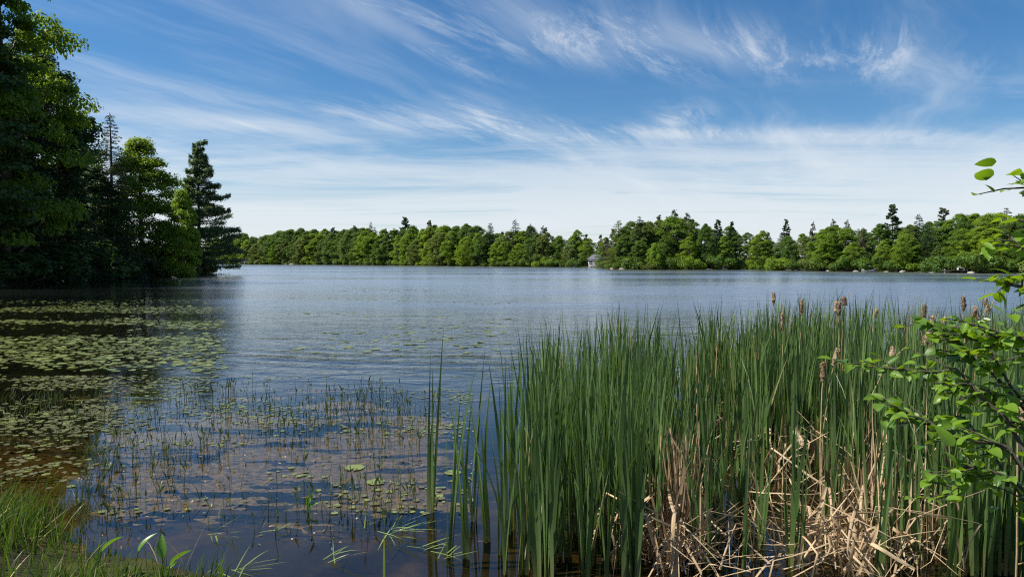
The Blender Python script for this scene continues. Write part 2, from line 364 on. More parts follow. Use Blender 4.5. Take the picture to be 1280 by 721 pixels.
# ============================================================ trees
def limb_tubes(mb, H, r0, r, lean=.02, n=8):
    zs = np.linspace(0, H, n); off = np.cumsum(r.normal(0, lean * H / n, (n, 2)), 0); off -= off[0]
    pts = np.column_stack([off, zs]); mb.tube(pts, np.linspace(r0, r0 * .12, n), 7); return pts
def leafy_tree(seed, H, Rd, cb=.2, nclump=46, leaf=.42, per=70, top=.8, squash=.8, cs_=(.20, .20)):
    """broadleaf: trunk with limbs, crown of many leaf clumps hung at the limb ends"""
    r = np.random.default_rng(seed); tk = MB(); axis = limb_tubes(tk, H * .93, H * .017 + .05, r)
    cz = r.random(nclump) ** .85; zz = H * (cb + (1 - cb - .04) * cz)
    t = (zz / H - cb) / (1 - cb)
    prof = np.sin(np.clip(.12 + t * .9, 0, 1) * pi) ** .55 * (1 - .25 * t) + .05
    prof = np.where(t > top, prof * (1 - ((t - top) / (1 - top)) * .55), prof)
    ang = r.random(nclump) * 2 * pi; rad = Rd * prof * (.35 + .65 * np.sqrt(r.random(nclump)))
    bul = 1 + .25 * np.sin(ang * 2 + seed) + .15 * np.sin(ang * 3 + seed * 2)
    ax = np.array([np.interp(zz, axis[:, 2], axis[:, k]) for k in (0, 1)]).T
    ctr = np.column_stack([ax[:, 0] + np.cos(ang) * rad * bul, ax[:, 1] + np.sin(ang) * rad * bul, zz])
    cs = Rd * (cs_[0] + cs_[1] * r.random(nclump)) * (1 - .35 * t)
    P_, N_ = [], []
    for c, s in zip(ctr, cs):
        d = unit(r.normal(size=(per, 3))); d[:, 2] = np.abs(d[:, 2]) * 1.1 - .35; d = unit(d)
        q = c + d * s * np.array([1.15, 1.15, squash]) * (.45 + .70 * r.random((per, 1)))
        P_.append(q); N_.append(unit(d * .7 + np.array([0, 0, .55]) + r.normal(0, .45, (per, 3))))
    P_ = np.concatenate(P_); N_ = np.concatenate(N_)
    for k in r.choice(nclump, min(nclump, 16), replace=False):
        z0 = max(H * cb * .7, ctr[k, 2] - rad[k] * .8); b = [np.interp(z0, axis[:, 2], axis[:, 0]), np.interp(z0, axis[:, 2], axis[:, 1]), z0]
        m_ = (np.array(b) + ctr[k]) / 2 + np.array([0, 0, -.06 * H * .3]); rr = H * .006
        tk.tube([b, m_, ctr[k]], [rr, rr * .7, rr * .3], 5)
    V, Q = cards(P_, N_, leaf * r.uniform(.5, .8, len(P_)), leaf * r.uniform(.8, 1.25, len(P_)), r)
    return tk.build('trunk', MT['bark'], True), mesh('crown', V, [Q], MT['leaf_mid'])
def spruce_tree(seed, H, Rd, cb=.08, tiers=24, per=11, card=.36, gap=1.0, droop=.28, ragged=.25, density=1.0, upturn=0.0):
    """conifer: whorls of boughs set with flat sprays of needles"""
    r = np.random.default_rng(seed); tk = MB(); axis = limb_tubes(tk, H * .99, H * .014 + .04, r, .008)
    P_, N_, D_ = [], [], []
    for z in np.linspace(cb, .975, tiers):
        rr = Rd * (1 - z) ** .8 * (1 - cb) ** -.8 * (1 + r.normal(0, ragged * .5)) + .25
        nb = max(4, int(per * (1 - z * .5))); a0 = r.random() * 6.28
        for k in range(nb):
            a = a0 + k / nb * 6.28 + r.normal(0, .2); L = max(.2, rr * (1 + r.normal(0, ragged))); z0 = z * H + r.normal(0, H / tiers * .25)
            m_ = max(5, int(L / card * 5 * density)); t = np.sqrt(r.random(m_)) * .95 + .05
            side = r.normal(0, .16, m_) * L * (1.15 - t)
            x = t * L; zz = z0 - droop * x + upturn * t * t * L + r.normal(0, .06, m_) * gap
            p = np.column_stack([x * np.cos(a) - side * np.sin(a), x * np.sin(a) + side * np.cos(a), zz - np.abs(side) * .2])
            P_.append(p); N_.append(unit(np.array([0, 0, 1]) + r.normal(0, .42, (m_, 3))))
            D_.append(np.repeat([[cos(a) * 1.3, sin(a) * 1.3, -droop]], m_, 0))
            if k % 2 == 0:
                tk.tube([[0, 0, z0], [L * .5 * cos(a), L * .5 * sin(a), z0 - droop * L * .5 + upturn * .25 * L], [L * .95 * cos(a), L * .95 * sin(a), z0 - droop * L * .95 + upturn * .9 * L]], [.02 + L * .007, .015 + L * .004, .008], 4, False)
    P_ = np.concatenate(P_); N_ = np.concatenate(N_); D_ = np.concatenate(D_)
    V, Q = cards(P_, N_, card * r.uniform(.22, .45, len(P_)), card * r.uniform(.9, 1.7, len(P_)), r, D_)
    return tk.build('trunk', MT['bark'], True), mesh('crown', V, [Q], MT['needle'])
def pine_tree(seed, H, Rd, cb=.12, tiers=13, per=6, card=.34, full=1.0, open_=.0, side=None, jit=.38, thick=.10):
    """white pine: separate plate-like tiers of upturned boughs with sky between them"""
    r = np.random.default_rng(seed); tk = MB(); axis = limb_tubes(tk, H * .98, H * .014 + .05, r, .012)
    P_, N_, D_ = [], [], []
    for ti, z in enumerate(np.linspace(cb, .96, tiers)):
        prof = (1 - ((z - cb) / (1 - cb)) ** 1.5) * .85 + .16
        for k in range(per):
            if r.random() < open_: continue
            a = r.random() * 6.28; L = Rd * prof * r.uniform(.6, 1.12)
            if side is not None: L *= 1 + .35 * cos(a - side)
            z0 = z * H + r.normal(0, H / tiers * jit); up = r.uniform(-.08, .26)
            tk.tube([[0, 0, z0], [L * .5 * cos(a), L * .5 * sin(a), z0 + up * .35 * L], [L * .9 * cos(a), L * .9 * sin(a), z0 + up * L]], [.03 + L * .01, .02 + L * .006, .012], 4, False)
            m_ = int(34 * full * (L / card) * .35) + 14; t = .25 + .78 * np.sqrt(r.random(m_)); w = r.normal(0, .15, m_) * L * (1.2 - t * .6)
            x = t * L; zz = z0 + up * L * t * t + r.normal(0, thick, m_) * card * 2 + .05
            P_.append(np.column_stack([x * cos(a) - w * sin(a), x * sin(a) + w * cos(a), zz]))
            N_.append(unit(np.array([0, 0, .8]) + r.normal(0, .6, (m_, 3)))); D_.append(np.repeat([[cos(a), sin(a), .35]], m_, 0))
    m_ = int(60 * full); P_.append(np.column_stack([r.normal(0, Rd * .08, (m_, 2)), H * r.uniform(.93, 1.0, m_)])); N_.append(unit(r.normal(size=(m_, 3)))); D_.append(np.repeat([[0, 0, 1.]], m_, 0))
    P_ = np.concatenate(P_); N_ = np.concatenate(N_); D_ = np.concatenate(D_)
    V, Q = cards(P_, N_, card * r.uniform(.25, .5, len(P_)), card * r.uniform(.9, 1.6, len(P_)), r, D_)
    return tk.build('trunk', MT['bark'], True), mesh('crown', V, [Q], MT['needle'])
def bush(seed, H, Rd, leaf=.3, n=1400):
    r = np.random.default_rng(seed); tk = MB(); k = 9; c = np.column_stack([r.normal(0, Rd * .45, (k, 2)), H * r.uniform(.25, .7, k)])
    for q in c: tk.tube([[0, 0, -.1], [q[0] * .5, q[1] * .5, q[2] * .6], q], [.05, .035, .015], 5)
    i = r.integers(0, k, n); d = unit(r.normal(size=(n, 3)))
    p = c[i] + d * np.array([Rd * .42, Rd * .42, H * .3]) * (.5 + .5 * r.random((n, 1))); p[:, 2] = np.maximum(p[:, 2], .05)
    V, Q = cards(p, unit(d + np.array([0, 0, .6]) + r.normal(0, .4, (n, 3))), leaf * r.uniform(.5, .8, n), leaf * r.uniform(.8, 1.2, n), r)
    return tk.build('stems', MT['bark'], True), mesh('foliage', V, [Q], MT['leaf_mid'])

PROTO = {
    'leafy': [leafy_tree(11 + i, 14, [4.6, 5.2, 3.9, 5.6, 4.4, 5.0][i], [.02, .04, .02, .03, .06, .02][i], [110, 126, 104, 140, 112, 122][i], .32, 150, .82, .85, (.12, .18)) for i in range(6)],
    'spruce': [spruce_tree(31 + i, 15, [3.9, 4.5, 3.6][i], .03, 27, 11, .42, density=1.5) for i in range(3)],
    'pine': [pine_tree(41 + i, 16, [3.4, 3.9, 3.1][i], [.08, .12, .15][i], [17, 19, 16][i], 7, .46, 1.5) for i in range(3)],
    'bare': [pine_tree(51 + i, 16, [4.2, 3.4][i], .15, 18, 6, .42, .8, .12) for i in range(2)],
    'bush': [bush(61 + i, 2.6, 2.0) for i in range(3)],
}
PH = dict(leafy=14, spruce=15, pine=16, bare=16, bush=2.6)
KINDNAME = dict(leafy='leafy_tree', spruce='spruce_tree', pine='pine_tree', bare='pine_tree', bush='shore_bush')
CAT = dict(leafy='leafy tree', spruce='spruce', pine='pine tree', bare='pine tree', bush='bush')
def plant(kind, loc, H, label, group, mat=None, wide=1.0, i=None, meshes=None, rot=None, cat=None, base=None):
    tk, cr = meshes or PROTO[kind][int(rng.integers(len(PROTO[kind]))) if i is None else i]
    s = H / (base or PH[kind])
    e = tag(ob(KINDNAME[kind], None, None, loc, (0, 0, rng.random() * 6.28 if rot is None else rot), (s * wide, s * wide, s)), label, cat or CAT[kind], group)
    t = ob('stems' if kind == 'bush' else 'trunk', tk, e); c = ob('foliage' if kind == 'bush' else 'crown', cr, e)
    if mat:
        c.material_slots[0].link = 'OBJECT'; c.material_slots[0].material = MT[mat]
    return e

SKY = np.array([(255, 297), (290, 296), (305, 291), (325, 296), (345, 289), (360, 285), (400, 286), (440, 283), (480, 285), (520, 283), (550, 281), (580, 280), (600, 284),
    (625, 287), (660, 284), (680, 284), (693, 293), (715, 291), (740, 295), (757, 293), (775, 280), (800, 274), (840, 268), (860, 270), (875, 280), (915, 282), (935, 291),
    (960, 291), (1000, 287), (1040, 278), (1075, 283), (1100, 279), (1130, 278), (1170, 274), (1200, 267), (1240, 268), (1330, 268)])
SHORE = np.array(FAR, float)
def shoreD(px): return float(np.interp(px, SHORE[:, 0], SHORE[:, 1]))
def far_tree(px, top, kind, back, label, group=None, **k):
    D = shoreD(px) + back; b = at(px, D); z = float(land_z(b.x, b.y)) - .1; b.z = z
    return plant(kind, b, P(px, top, D).z - z, label, group, **k)

# --- trees of the far shore that can be told apart
HERO = [  # px, top y, kind, metres behind the shoreline, width, crown, label
    (464, 277, 'spruce', 26, .7, 'needle', 'thin dark spire topped conifer rising above the bright trees of the far left shore'),
    (507, 272, 'pine', 22, 1.0, 'needle', 'tall round topped dark pine poking above the middle of the far left wooded shore'),
    (537, 276, 'pine', 16, 1.1, 'needle_grey', 'dull brownish green pine beside the tall round topped pine on the far shore'),
    (305, 290, 'leafy', 14, .7, 'leaf_mid', 'small round topped tree standing up at the left end of the far shore'),
    (613, 278, 'spruce', 10, 1.1, 'needle', 'dark broad based spruce, left of a pair of spiky conifers on the far shore'),
    (644, 274, 'spruce', 18, 1.0, 'needle', 'narrow pointed dark spruce with the highest tip of the trees left of the cottage'),
    (662, 281, 'bare', 12, .9, 'needle_grey', 'grey brown bushy conifer just right of the narrow pointed spruce'),
    (678, 283, 'bare', 16, .8, 'needle_grey', 'thin dark flat topped pine at the left edge of the dip in the treeline'),
    (721, 287, 'leafy', 10, .8, 'leaf_bright', 'rounded bright green tree just left of the white cottage'),
    (773, 275, 'spruce', 6, 1.25, 'leaf_olive', 'broad olive green conifer at the left end of the wooded point by the cottage'),
    (799, 270, 'spruce', 8, 1.1, 'needle', 'dark green tall spruce second from the left on the wooded point'),
    (818, 304, 'leafy', 1, .75, 'leaf_yellow', 'small bright yellow green sapling at the waterline of the wooded point'),
    (823, 270, 'pine', 14, .9, 'needle_grey', 'slim grey green pine between the dark spruce and the bare topped pine'),
    (842, 262, 'bare', 10, 1.15, 'needle_grey', 'tall brownish half bare pine with the highest crown of the wooded point'),
    (858, 266, 'bare', 12, 1.0, 'needle_grey', 'second half bare brownish pine with a flattened crown on the wooded point'),
    (880, 279, 'leafy', 4, .7, 'leaf_mid', 'dull green rounded tree under the half bare pines near the right of the point'),
    (897, 275, 'pine', 10, .85, 'needle', 'dark layered pine with an irregular top at the right of the wooded point'),
    (914, 278, 'pine', 12, .8, 'needle', 'thinner dark pine right beside the layered pine on the point'),
    (952, 288, 'leafy', 3, .85, 'leaf_bright', 'rounded bright green tree just right of the wooded point'),
    (982, 275, 'pine', 14, .9, 'needle', 'dark blunt conifer standing above the leafy trees right of the point'),
    (1015, 278, 'bare', 20, .6, 'needle_grey', 'thin grey treetop showing behind the broad maple on the right shore'),
    (1036, 283, 'leafy', 3, 1.25, 'leaf_bright', 'broad bright green maple with layered boughs in the middle of the right shore'),
    (1041, 275, 'bare', 22, .8, 'twig_grey', 'brownish bare topped tree directly behind the broad maple'),
    (1057, 276, 'bare', 18, .8, 'needle_grey', 'brown green pine top right behind the shoulder of the broad maple'),
    (1078, 284, 'spruce', 5, 1.2, 'needle_grey', 'dull grey green conifer right next to the broad maple'),
    (1100, 279, 'leafy', 6, 1.0, 'leaf_mid', 'smooth rounded mid green tree in front of the tallest pine'),
    (1114, 256, 'pine', 18, .95, 'needle', 'tallest pine of the right shore with a ragged tiered top above all others'),
    (1130, 288, 'leafy', 3, .9, 'leaf_bright', 'yellowish green tree right of the tallest pine, lower than its neighbours'),
    (1147, 267, 'spruce', 12, 1.0, 'needle', 'dark pointed conifer between the tallest pine and the right hand maples'),
    (1158, 280, 'spruce', 5, 1.3, 'needle', 'dark drooping conifer at the waterline below the pointed conifer'),
    (1178, 261, 'pine', 16, 1.2, 'needle_grey', 'windswept flat topped grey pine above the right hand maples'),
    (1197, 267, 'leafy', 10, 1.0, 'leaf_bright', 'upper bright green maple below the windswept flat topped pine'),
    (1226, 283, 'leafy', 3, 1.2, 'leaf_bright', 'large spreading bright maple at the far right waterline'),
    (1236, 267, 'leafy', 12, 1.0, 'leaf_bright', 'tall bright green round tree behind the large spreading maple'),
    (1256, 259, 'spruce', 16, 1.0, 'needle_grey', 'greyish spruce top at the far right of the treeline'),
    (1275, 268, 'leafy', 8, 1.0, 'leaf_mid', 'mid green tree at the right edge behind the near shrub leaves'),
]
for i, (px, top, kind, back, wide, mt, label) in enumerate(HERO):
    far_tree(px, top, kind, back, label, 'trees of the far shore', mat=mt, wide=wide)
SEG = [(255, 340, 'at the left end of the far shore'), (340, 464, 'left of the spire topped conifer'), (464, 540, 'around the round topped pine'),
       (540, 605, 'left of the broad based spruce'), (605, 690, 'among the spiky conifers'), (690, 757, 'in the treeline dip by the cottage'),
       (757, 830, 'on the left half of the point'), (830, 925, 'under the half bare pines'), (925, 1000, 'just right of the wooded point'),
       (1000, 1080, 'around the broad maple'), (1080, 1150, 'around the tallest pine'), (1150, 1345, 'at the far right end')]
def seg(px):
    for a, b, t in SEG:
        if a <= px < b: return t
    return SEG[-1][2]
WORD = {'leaf_bright': 'bright green leafy tree', 'leaf_mid': 'mid green leafy tree', 'leaf_olive': 'olive green leafy tree', 'leaf_yellow': 'yellow green leafy tree', 'needle': 'dark conifer', 'needle_grey': 'grey green conifer'}
ROWW = ['at the waterline ', 'in the second row ', 'in the back row ', 'far back ']
def fill_row(row, back, lo, hi, step_m, kinds, wide):
    px = 262.0 if row else 270.0
    while px < 1335:
        D = shoreD(px) + back; step = step_m * F / D * rng.uniform(.75, 1.25)
        kk = [PG, SN, LB, LO, LM] if 757 < px < 925 and row else kinds
        kind, mt = kk[int(rng.integers(len(kk)))]
        if 736 < px < 752 and row < 2: px += 9; continue
        top = np.interp(px, SKY[:, 0], SKY[:, 1]) + (rng.uniform(lo, hi) - 2.5) * (300 / (D + 120))
        far_tree(px, top, kind, back + rng.uniform(-1.5, 1.5), f'{WORD[mt]} {ROWW[row]}{seg(px)}', 'trees of the far shore', mat=mt, wide=wide * rng.uniform(.85, 1.15))
        px += step
LB, LM, LO, LY = ('leafy', 'leaf_bright'), ('leafy', 'leaf_mid'), ('leafy', 'leaf_olive'), ('leafy', 'leaf_yellow')
SN, PG = ('spruce', 'needle'), ('pine', 'needle_grey')
fill_row(0, 3, 12, 30, 5.0, [LB, LB, LB, LM, LM, LO], 1.0)
fill_row(1, 10, 4, 14, 4.8, [LB, LB, LB, LM, LM, LO, SN], 1.0)
fill_row(2, 19, 1, 8, 5.0, [LB, LM, LM, SN, PG], 1.0)
fill_row(3, 32, 3, 9, 6.0, [LB, LM, LM, SN], 1.1)
px = 266.0
while px < 1330:                                               # bushes along the water
    D = shoreD(px) + rng.uniform(.2, 1.6)
    if not 734 < px < 758:
        b = at(px, D); b.z = float(land_z(b.x, b.y)) - .15
        plant('bush', b, rng.uniform(1.6, 3.8), f'low dark bush overhanging the water {seg(px)}', 'bushes along the far waterline', mat=['leaf_mid', 'leaf_mid', 'leaf_bright', 'leaf_olive'][int(rng.integers(4))], wide=rng.uniform(.8, 1.5))
    px += rng.uniform(2.2, 5.0) * F / D

# --- the wooded bank on the left
def bank(px, D, top, kind, label, mat, meshes, base, wide=1.0, rot=0.0, cat=None):
    b = at(px, D); b.z = float(land_z(b.x, b.y)) - .1
    return plant(kind, b, P(px, top, D).z - b.z, label, 'trees on the left bank', mat=mat, meshes=meshes, base=base, wide=wide, rot=rot, cat=cat)
big = leafy_tree(101, 27, 7.2, .06, 165, .38, 250, .85, .5, (.14, .2))
big2 = leafy_tree(102, 24, 6.5, .04, 165, .38, 220, .85, .5, (.14, .2))
mid1 = leafy_tree(113, 17, 4.1, .05, 210, .28, 170, .75, .8)
mid2 = leafy_tree(104, 12, 2.9, .06, 150, .28, 150, .75, .8)
mid3 = leafy_tree(105, 15, 3.4, .03, 150, .25, 150)
wp = pine_tree(121, 18, 4.1, .12, 24, 9, .28, 2.4, .05, side=0.0, jit=.75, thick=.30)
dead = spruce_tree(107, 20, 3.3, .05, 54, 11, .22, 1.0, .12, .25, 1.15)
dk = spruce_tree(108, 22, 3.6, .02, 40, 10, .40, 1.0, .22, .3, 1.3)
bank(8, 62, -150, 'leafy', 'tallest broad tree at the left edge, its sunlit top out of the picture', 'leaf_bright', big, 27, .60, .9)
bank(-70, 58, -60, 'leafy', 'huge dark tree filling the left edge beside the tallest broad tree', 'leaf_shaded', big2, 24, 1.15, 2.0)
bank(56, 71, 60, 'leafy', 'leafy tree in the shade under the right side of the tallest broad tree', 'leaf_shaded', big2, 24, .55, 4.2)
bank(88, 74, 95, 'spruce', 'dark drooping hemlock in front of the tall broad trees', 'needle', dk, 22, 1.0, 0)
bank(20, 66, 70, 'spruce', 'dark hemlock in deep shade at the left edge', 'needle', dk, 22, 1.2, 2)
bank(-45, 72, 20, 'leafy', 'shaded leafy tree mostly out of the picture at far left', 'leaf_shaded', big, 27, 1.0, 2.4)
for px, D, top, lb in ((-120, 66, -40, 'unseen tall tree added just beyond the left edge to shade the bank'), (-190, 76, -30, 'unseen tall tree added deeper in the wood beyond the left edge for shade'), (40, 88, 40, 'dark tall tree standing inside the wood behind the hemlocks'), (84, 98, 150, 'dark tree inside the wood behind the grey spruce'), (120, 106, 235, 'dark tree behind the thin topped grey spruce')):  # first two stand out of view, added to shade the left bank
    bank(px, D, top, 'leafy', lb, 'leaf_shaded', big2, 24, .9, px * .1)
bank(118, 82, 205, 'leafy', 'olive green shorter tree between the dark hemlock and the grey spruce', 'leaf_shaded', mid3, 15, 1.0, 1)
bank(142, 83, 139, 'spruce', 'thin topped grey spruce with mostly bare twigs', 'needle_dull', dead, 20, 1.0, 0)
bank(178, 94, 172, 'leafy', 'fresh green leafy tree right of the grey bare spruce', 'leaf_bright', mid1, 17, 1.0, 2)
bank(160, 96, 228, 'spruce', 'dark conifer behind the grey spruce and the fresh green tree', 'needle', dk, 22, .9, 1)
bank(228, 91, 236, 'leafy', 'bright yellow green tree in front of the white pine', 'leaf_yellow', mid2, 12, .68, .5)
bank(249, 99, 181, 'pine', 'tall white pine with layered boughs at the tip of the left bank', 'needle_blue', wp, 18, 1.0, 0)
bank(205, 98, 275, 'leafy', 'low dark leafy tree between the fresh green tree and the yellow green one', 'leaf_mid', mid3, 15, 1.0, 3)
for i, (px, D, top, mt, wd) in enumerate([(60, 70, 300, 'leaf_shaded', 1.6), (100, 79, 296, 'leaf_shaded', 1.4), (135, 85, 300, 'leaf_shaded', 1.2), (165, 91, 306, 'leaf_olive', 1.3), (195, 95.5, 300, 'leaf_olive', 1.1),
                                      (212, 97.5, 304, 'leaf_olive', 1.1), (235, 99, 318, 'leaf_mid', 1.4), (254, 100.5, 322, 'leaf_mid', 1.0), (30, 63, 305, 'leaf_shaded', 1.6), (0, 58, 300, 'leaf_shaded', 1.6), (262, 102, 334, 'leaf_mid', 1.2)]):
    b = at(px, D + 1.2); b.z = float(land_z(b.x, b.y)) - .15
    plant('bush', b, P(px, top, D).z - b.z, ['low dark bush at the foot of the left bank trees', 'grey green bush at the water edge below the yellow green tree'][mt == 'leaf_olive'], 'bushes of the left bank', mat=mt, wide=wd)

# ============================================================ small things on the far shore
def cottage(px, back, w, d, h, wall, label, cat='house', name='cottage'):
    D = shoreD(px) + back; b = at(px, D); z = max(float(land_z(b.x, b.y)), .25); b.z = z
    e = tag(ob(name, None, None, b, (0, 0, R(-12))), label, cat)
    m = MB(); m.box((0, 0, h / 2 - .2), (w, d, h + .4)); ob('wall', m.build('wall', MT[wall]), e)
    r = MB(); o = .45; hw, hd = w / 2 + o, d / 2 + o; rg = w * .28
    r.add([[-hw, -hd, h], [hw, -hd, h], [hw, hd, h], [-hw, hd, h], [-rg, 0, h + 1.5], [rg, 0, h + 1.5], [-hw, -hd, h - .12], [hw, -hd, h - .12], [hw, hd, h - .12], [-hw, hd, h - .12]],
          [[0, 1, 5, 4], [2, 3, 4, 5], [0, 6, 7, 1], [1, 7, 8, 2], [2, 8, 9, 3], [3, 9, 6, 0], [9, 8, 7, 6]], [[1, 2, 5], [3, 0, 4]])
    ob('roof', r.build('roof', MT['roof']), e)
    fw = w / 3
    for k in (-1, 0, 1):
        g = MB(); g.box((k * fw, -d / 2 - .02, h * .55), (fw * .62, .06, h * .42)); wn = ob('window', g.build('window', MT['glass']), e)
        f = MB()
        for sx in (-1, 1): f.box((k * fw + sx * fw * .34, -d / 2 - .05, h * .55), (.09, .1, h * .5))
        for sz in (-1, 1): f.box((k * fw, -d / 2 - .047, h * .55 + sz * h * .23), (fw * .6, .09, .09))
        ob('window_frame', f.build('window_frame', MT['white']), wn)
    p = MB(); p.box((0, -d / 2 - 1.0, .1), (w * .96, 1.9, .16)); ob('deck', p.build('deck', MT['wood']), e)
    for k in (-1, 0, 1):
        q = MB(); q.box((k * w * .44, -d / 2 - 1.85, .75), (.12, .12, 1.3)); ob('deck_post', q.build('deck_post', MT['white']), e)
    q = MB(); q.box((0, -d / 2 - 1.853, 1.15), (w * .9, .06, .09)); ob('deck_rail', q.build('deck_rail', MT['white']), e)
    return e
cottage(745, 3.0, 4.4, 3.6, 2.3, 'white', 'small white cottage with a grey roof by the water left of the wooded point')
cottage(311, 4.0, 7.5, 5, 2.6, 'brown_wall', 'dark red brown cabin half hidden by trees on the far left shore', name='cabin', cat='cabin')
def boat(px, off, L, w, label, cover):
    D = shoreD(px) + off; b = at(px, D); b.z = 0.0
    e = tag(ob('rowboat', None, None, b, (0, 0, rng.uniform(-.5, .5))), label, 'boat')
    n = 11; t = np.linspace(-1, 1, n); hw = w / 2 * np.sqrt(np.clip(1 - np.abs(t) ** 2.6, .02, 1)); sh = .42 + .18 * t ** 2
    V = []
    for k in range(n):
        x = t[k] * L / 2
        V += [[x, -hw[k], sh[k]], [x, -hw[k] * .7, -.05], [x, hw[k] * .7, -.05], [x, hw[k], sh[k]]]
    Q = [[4 * k + j, 4 * k + j + 1, 4 * k + j + 5, 4 * k + j + 4] for k in range(n - 1) for j in range(3)] + [[0, 1, 2, 3], [4 * n - 1, 4 * n - 2, 4 * n - 3, 4 * n - 4]]
    ob('hull', mesh('hull', V, [Q], MT['white']), e)
    if cover:
        Vc = []
        for k in range(n):
            for j in range(5):
                a = j / 4 * pi; Vc.append([t[k] * L / 2, -hw[k] * cos(a) * 1.03, sh[k] + .02 + .35 * sin(a) * (1 - t[k] ** 2)])
        ob('cover', mesh('cover', Vc, [[[5 * k + j, 5 * k + j + 1, 5 * k + j + 6, 5 * k + j + 5] for k in range(n - 1) for j in range(4)]], MT['wood'], True), e)
    else:
        s_ = MB()
        for x in (-.5, .3): s_.box((x * L / 2, 0, .33), (.25, w * .8, .04))
        ob('seat', s_.build('seat', MT['wood']), e)
boat(302, -2.5, 4.6, 1.6, 'small white rowboat lying at the far left shore before the brown cabin', False)
boat(367, -2.0, 6.5, 2.2, 'white boat under a rounded grey cover at the far left shore', True)
boat(1085, -1.0, 2.3, .9, 'tiny white boat pulled up under the trees right of the broad maple', False)
def dock(px, L, w, label):
    D = shoreD(px) - .6; b = at(px, D); e = tag(ob('boat_dock', None, None, b, (0, 0, 0)), label, 'dock')
    for k in range(8):
        m = MB(); m.box(((k - 3.5) * L / 8, 0, .42), (L / 8 * .9, w, .05)); ob('plank', m.build('plank', MT['wood']), e)
    for sx in (-.45, .45):
        for sy in (-.4, .4):
            m = MB(); m.tube([[sx * L, sy * w, -.8], [sx * L, sy * w, .75]], .07, 8); ob('post', m.build('post', MT['wood']), e)
    m = MB(); m.box((L * .3, .1, .85), (L * .28, .5, .06)); m.box((L * .3, .33, 1.1), (L * .28, .06, .4)); m.box((L * .3 - L * .12, .1, .63), (.07, .4, .38)); m.box((L * .3 + L * .12, .1, .63), (.07, .4, .38))
    ob('bench', m.build('bench', MT['white']), e)
dock(1192, 4.2, 1.6, 'low grey wooden dock with a white bench under the right hand maples')
def rock_mesh(seed):
    r = np.random.default_rng(seed); n, k = 10, 6; V = []
    for i in range(k):
        f = i / (k - 1) * pi
        for j in range(n):
            a = j / n * 2 * pi; d = np.array([sin(f) * cos(a), sin(f) * sin(a), cos(f)]); V.append(d * (1 + .16 * sin(3 * d[0] + seed) + .13 * sin(4 * d[1] + 2 * seed) + .08 * r.normal()) * [1, .8, .55])
    Q = [[i * n + j, (i + 1) * n + j, (i + 1) * n + (j + 1) % n, i * n + (j + 1) % n] for i in range(k - 1) for j in range(n)]
    return mesh('rock', V, [Q], MT['rock'], True)
RK = [rock_mesh(k) for k in range(4)]
for i, px in enumerate([765, 778, 792, 858, 884, 905, 985, 995, 1035, 1070, 1108, 1128, 1168, 1180, 1215, 345, 358, 392, 426]):
    b = at(px, shoreD(px) - .3); k = rng.uniform(.35, .8); b.z = -.02 * k
    tag(ob('shore_rock', RK[i % 4], None, b, (0, 0, rng.random() * 6), (k * 1.5, k, k)), f'pale grey rock at the waterline {seg(px)}', 'rock', 'rocks along the far waterline')

# ============================================================ lily pads
def pad_mesh(seed, mat):
    r = np.random.default_rng(seed); n = 15; a = np.linspace(.16, 2 * pi - .16, n); rad = 1 + r.normal(0, .03, n)
    rim = np.column_stack([np.cos(a) * rad, np.sin(a) * rad, .035 * np.abs(r.normal(0, 1, n))]); mid = np.column_stack([np.cos(a) * .55, np.sin(a) * .55, r.normal(0, .006, n)])
    V = np.concatenate([[[.08, 0, 0]], mid, rim]); i = np.arange(n - 1)
    return V, [np.column_stack([np.zeros(n - 1, int), 1 + i, 2 + i]), np.column_stack([1 + i, 1 + n + i, 2 + n + i, 2 + i])]
PADV = [pad_mesh(k, None) for k in range(6)]
PADM = {m: [mesh('lily_pad', v, f, MT[m]) for v, f in PADV] for m in ('pad', 'pad_brown')}
def px_of(x, y, z=0.):
    """where a point is seen, for choosing what to build"""
    dz = z - EYE; dep = y * cos(PITCH) - dz * sin(PITCH); up = y * sin(PITCH) + dz * cos(PITCH)
    return CX + F * x / dep, CY - F * up / dep
def scatter(n, x0, x1, y0, y1): return rng.uniform(x0, x1, n), rng.uniform(y0, y1, n)
cand = []
x, y = scatter(130000, -34, -1, 8, 42); px, py = px_of(x, y)
pat = fbm(x, y * 2.2, 21, 4, .16); den = np.clip((pat - .44) * 9, .03, 1) * np.clip((288 - px) / 26, 0, 1) * np.clip((py - 374) / 12, 0, 1) * np.clip((492 - py) / 22, 0, 1)
den *= np.clip(.6 + (py - 385) / 60, .5, 1)
k = rng.random(len(x)) < den * .52
cand.append(np.column_stack([x[k], y[k], np.clip(rng.lognormal(-3.12, .42, k.sum()), .02, .12), rng.random(k.sum()) * .80]))
x, y = scatter(26000, -12, 8, 13, 50); px, py = px_of(x, y); pat = fbm(x, y * 2.5, 22, 4, .12)
k = (rng.random(len(x)) < np.clip((pat - .56) * 6, 0, .5) * .20) & (px > 262) & (px < 640) & (py > 352) & (py < 470)
cand.append(np.column_stack([x[k], y[k], rng.uniform(.06, .12, k.sum()), rng.random(k.sum()) * .8]))
x, y = scatter(16000, -9, -2.4, 6, 13); px, py = px_of(x, y); pat = fbm(x, y * 1.5, 23, 3, .6)
k = (rng.random(len(x)) < np.clip((pat - .40) * 5, 0, 1) * .6 * np.clip((200 - px) / 60, 0, 1)) & (py > 470) & (py < 640)
cand.append(np.column_stack([x[k], y[k], rng.uniform(.014, .042, k.sum()), .62 + .38 * rng.random(k.sum())]))
x, y = scatter(26000, -6, .2, 5.4, 13); px, py = px_of(x, y); pat = fbm(x, y * 1.8, 24, 3, .55)
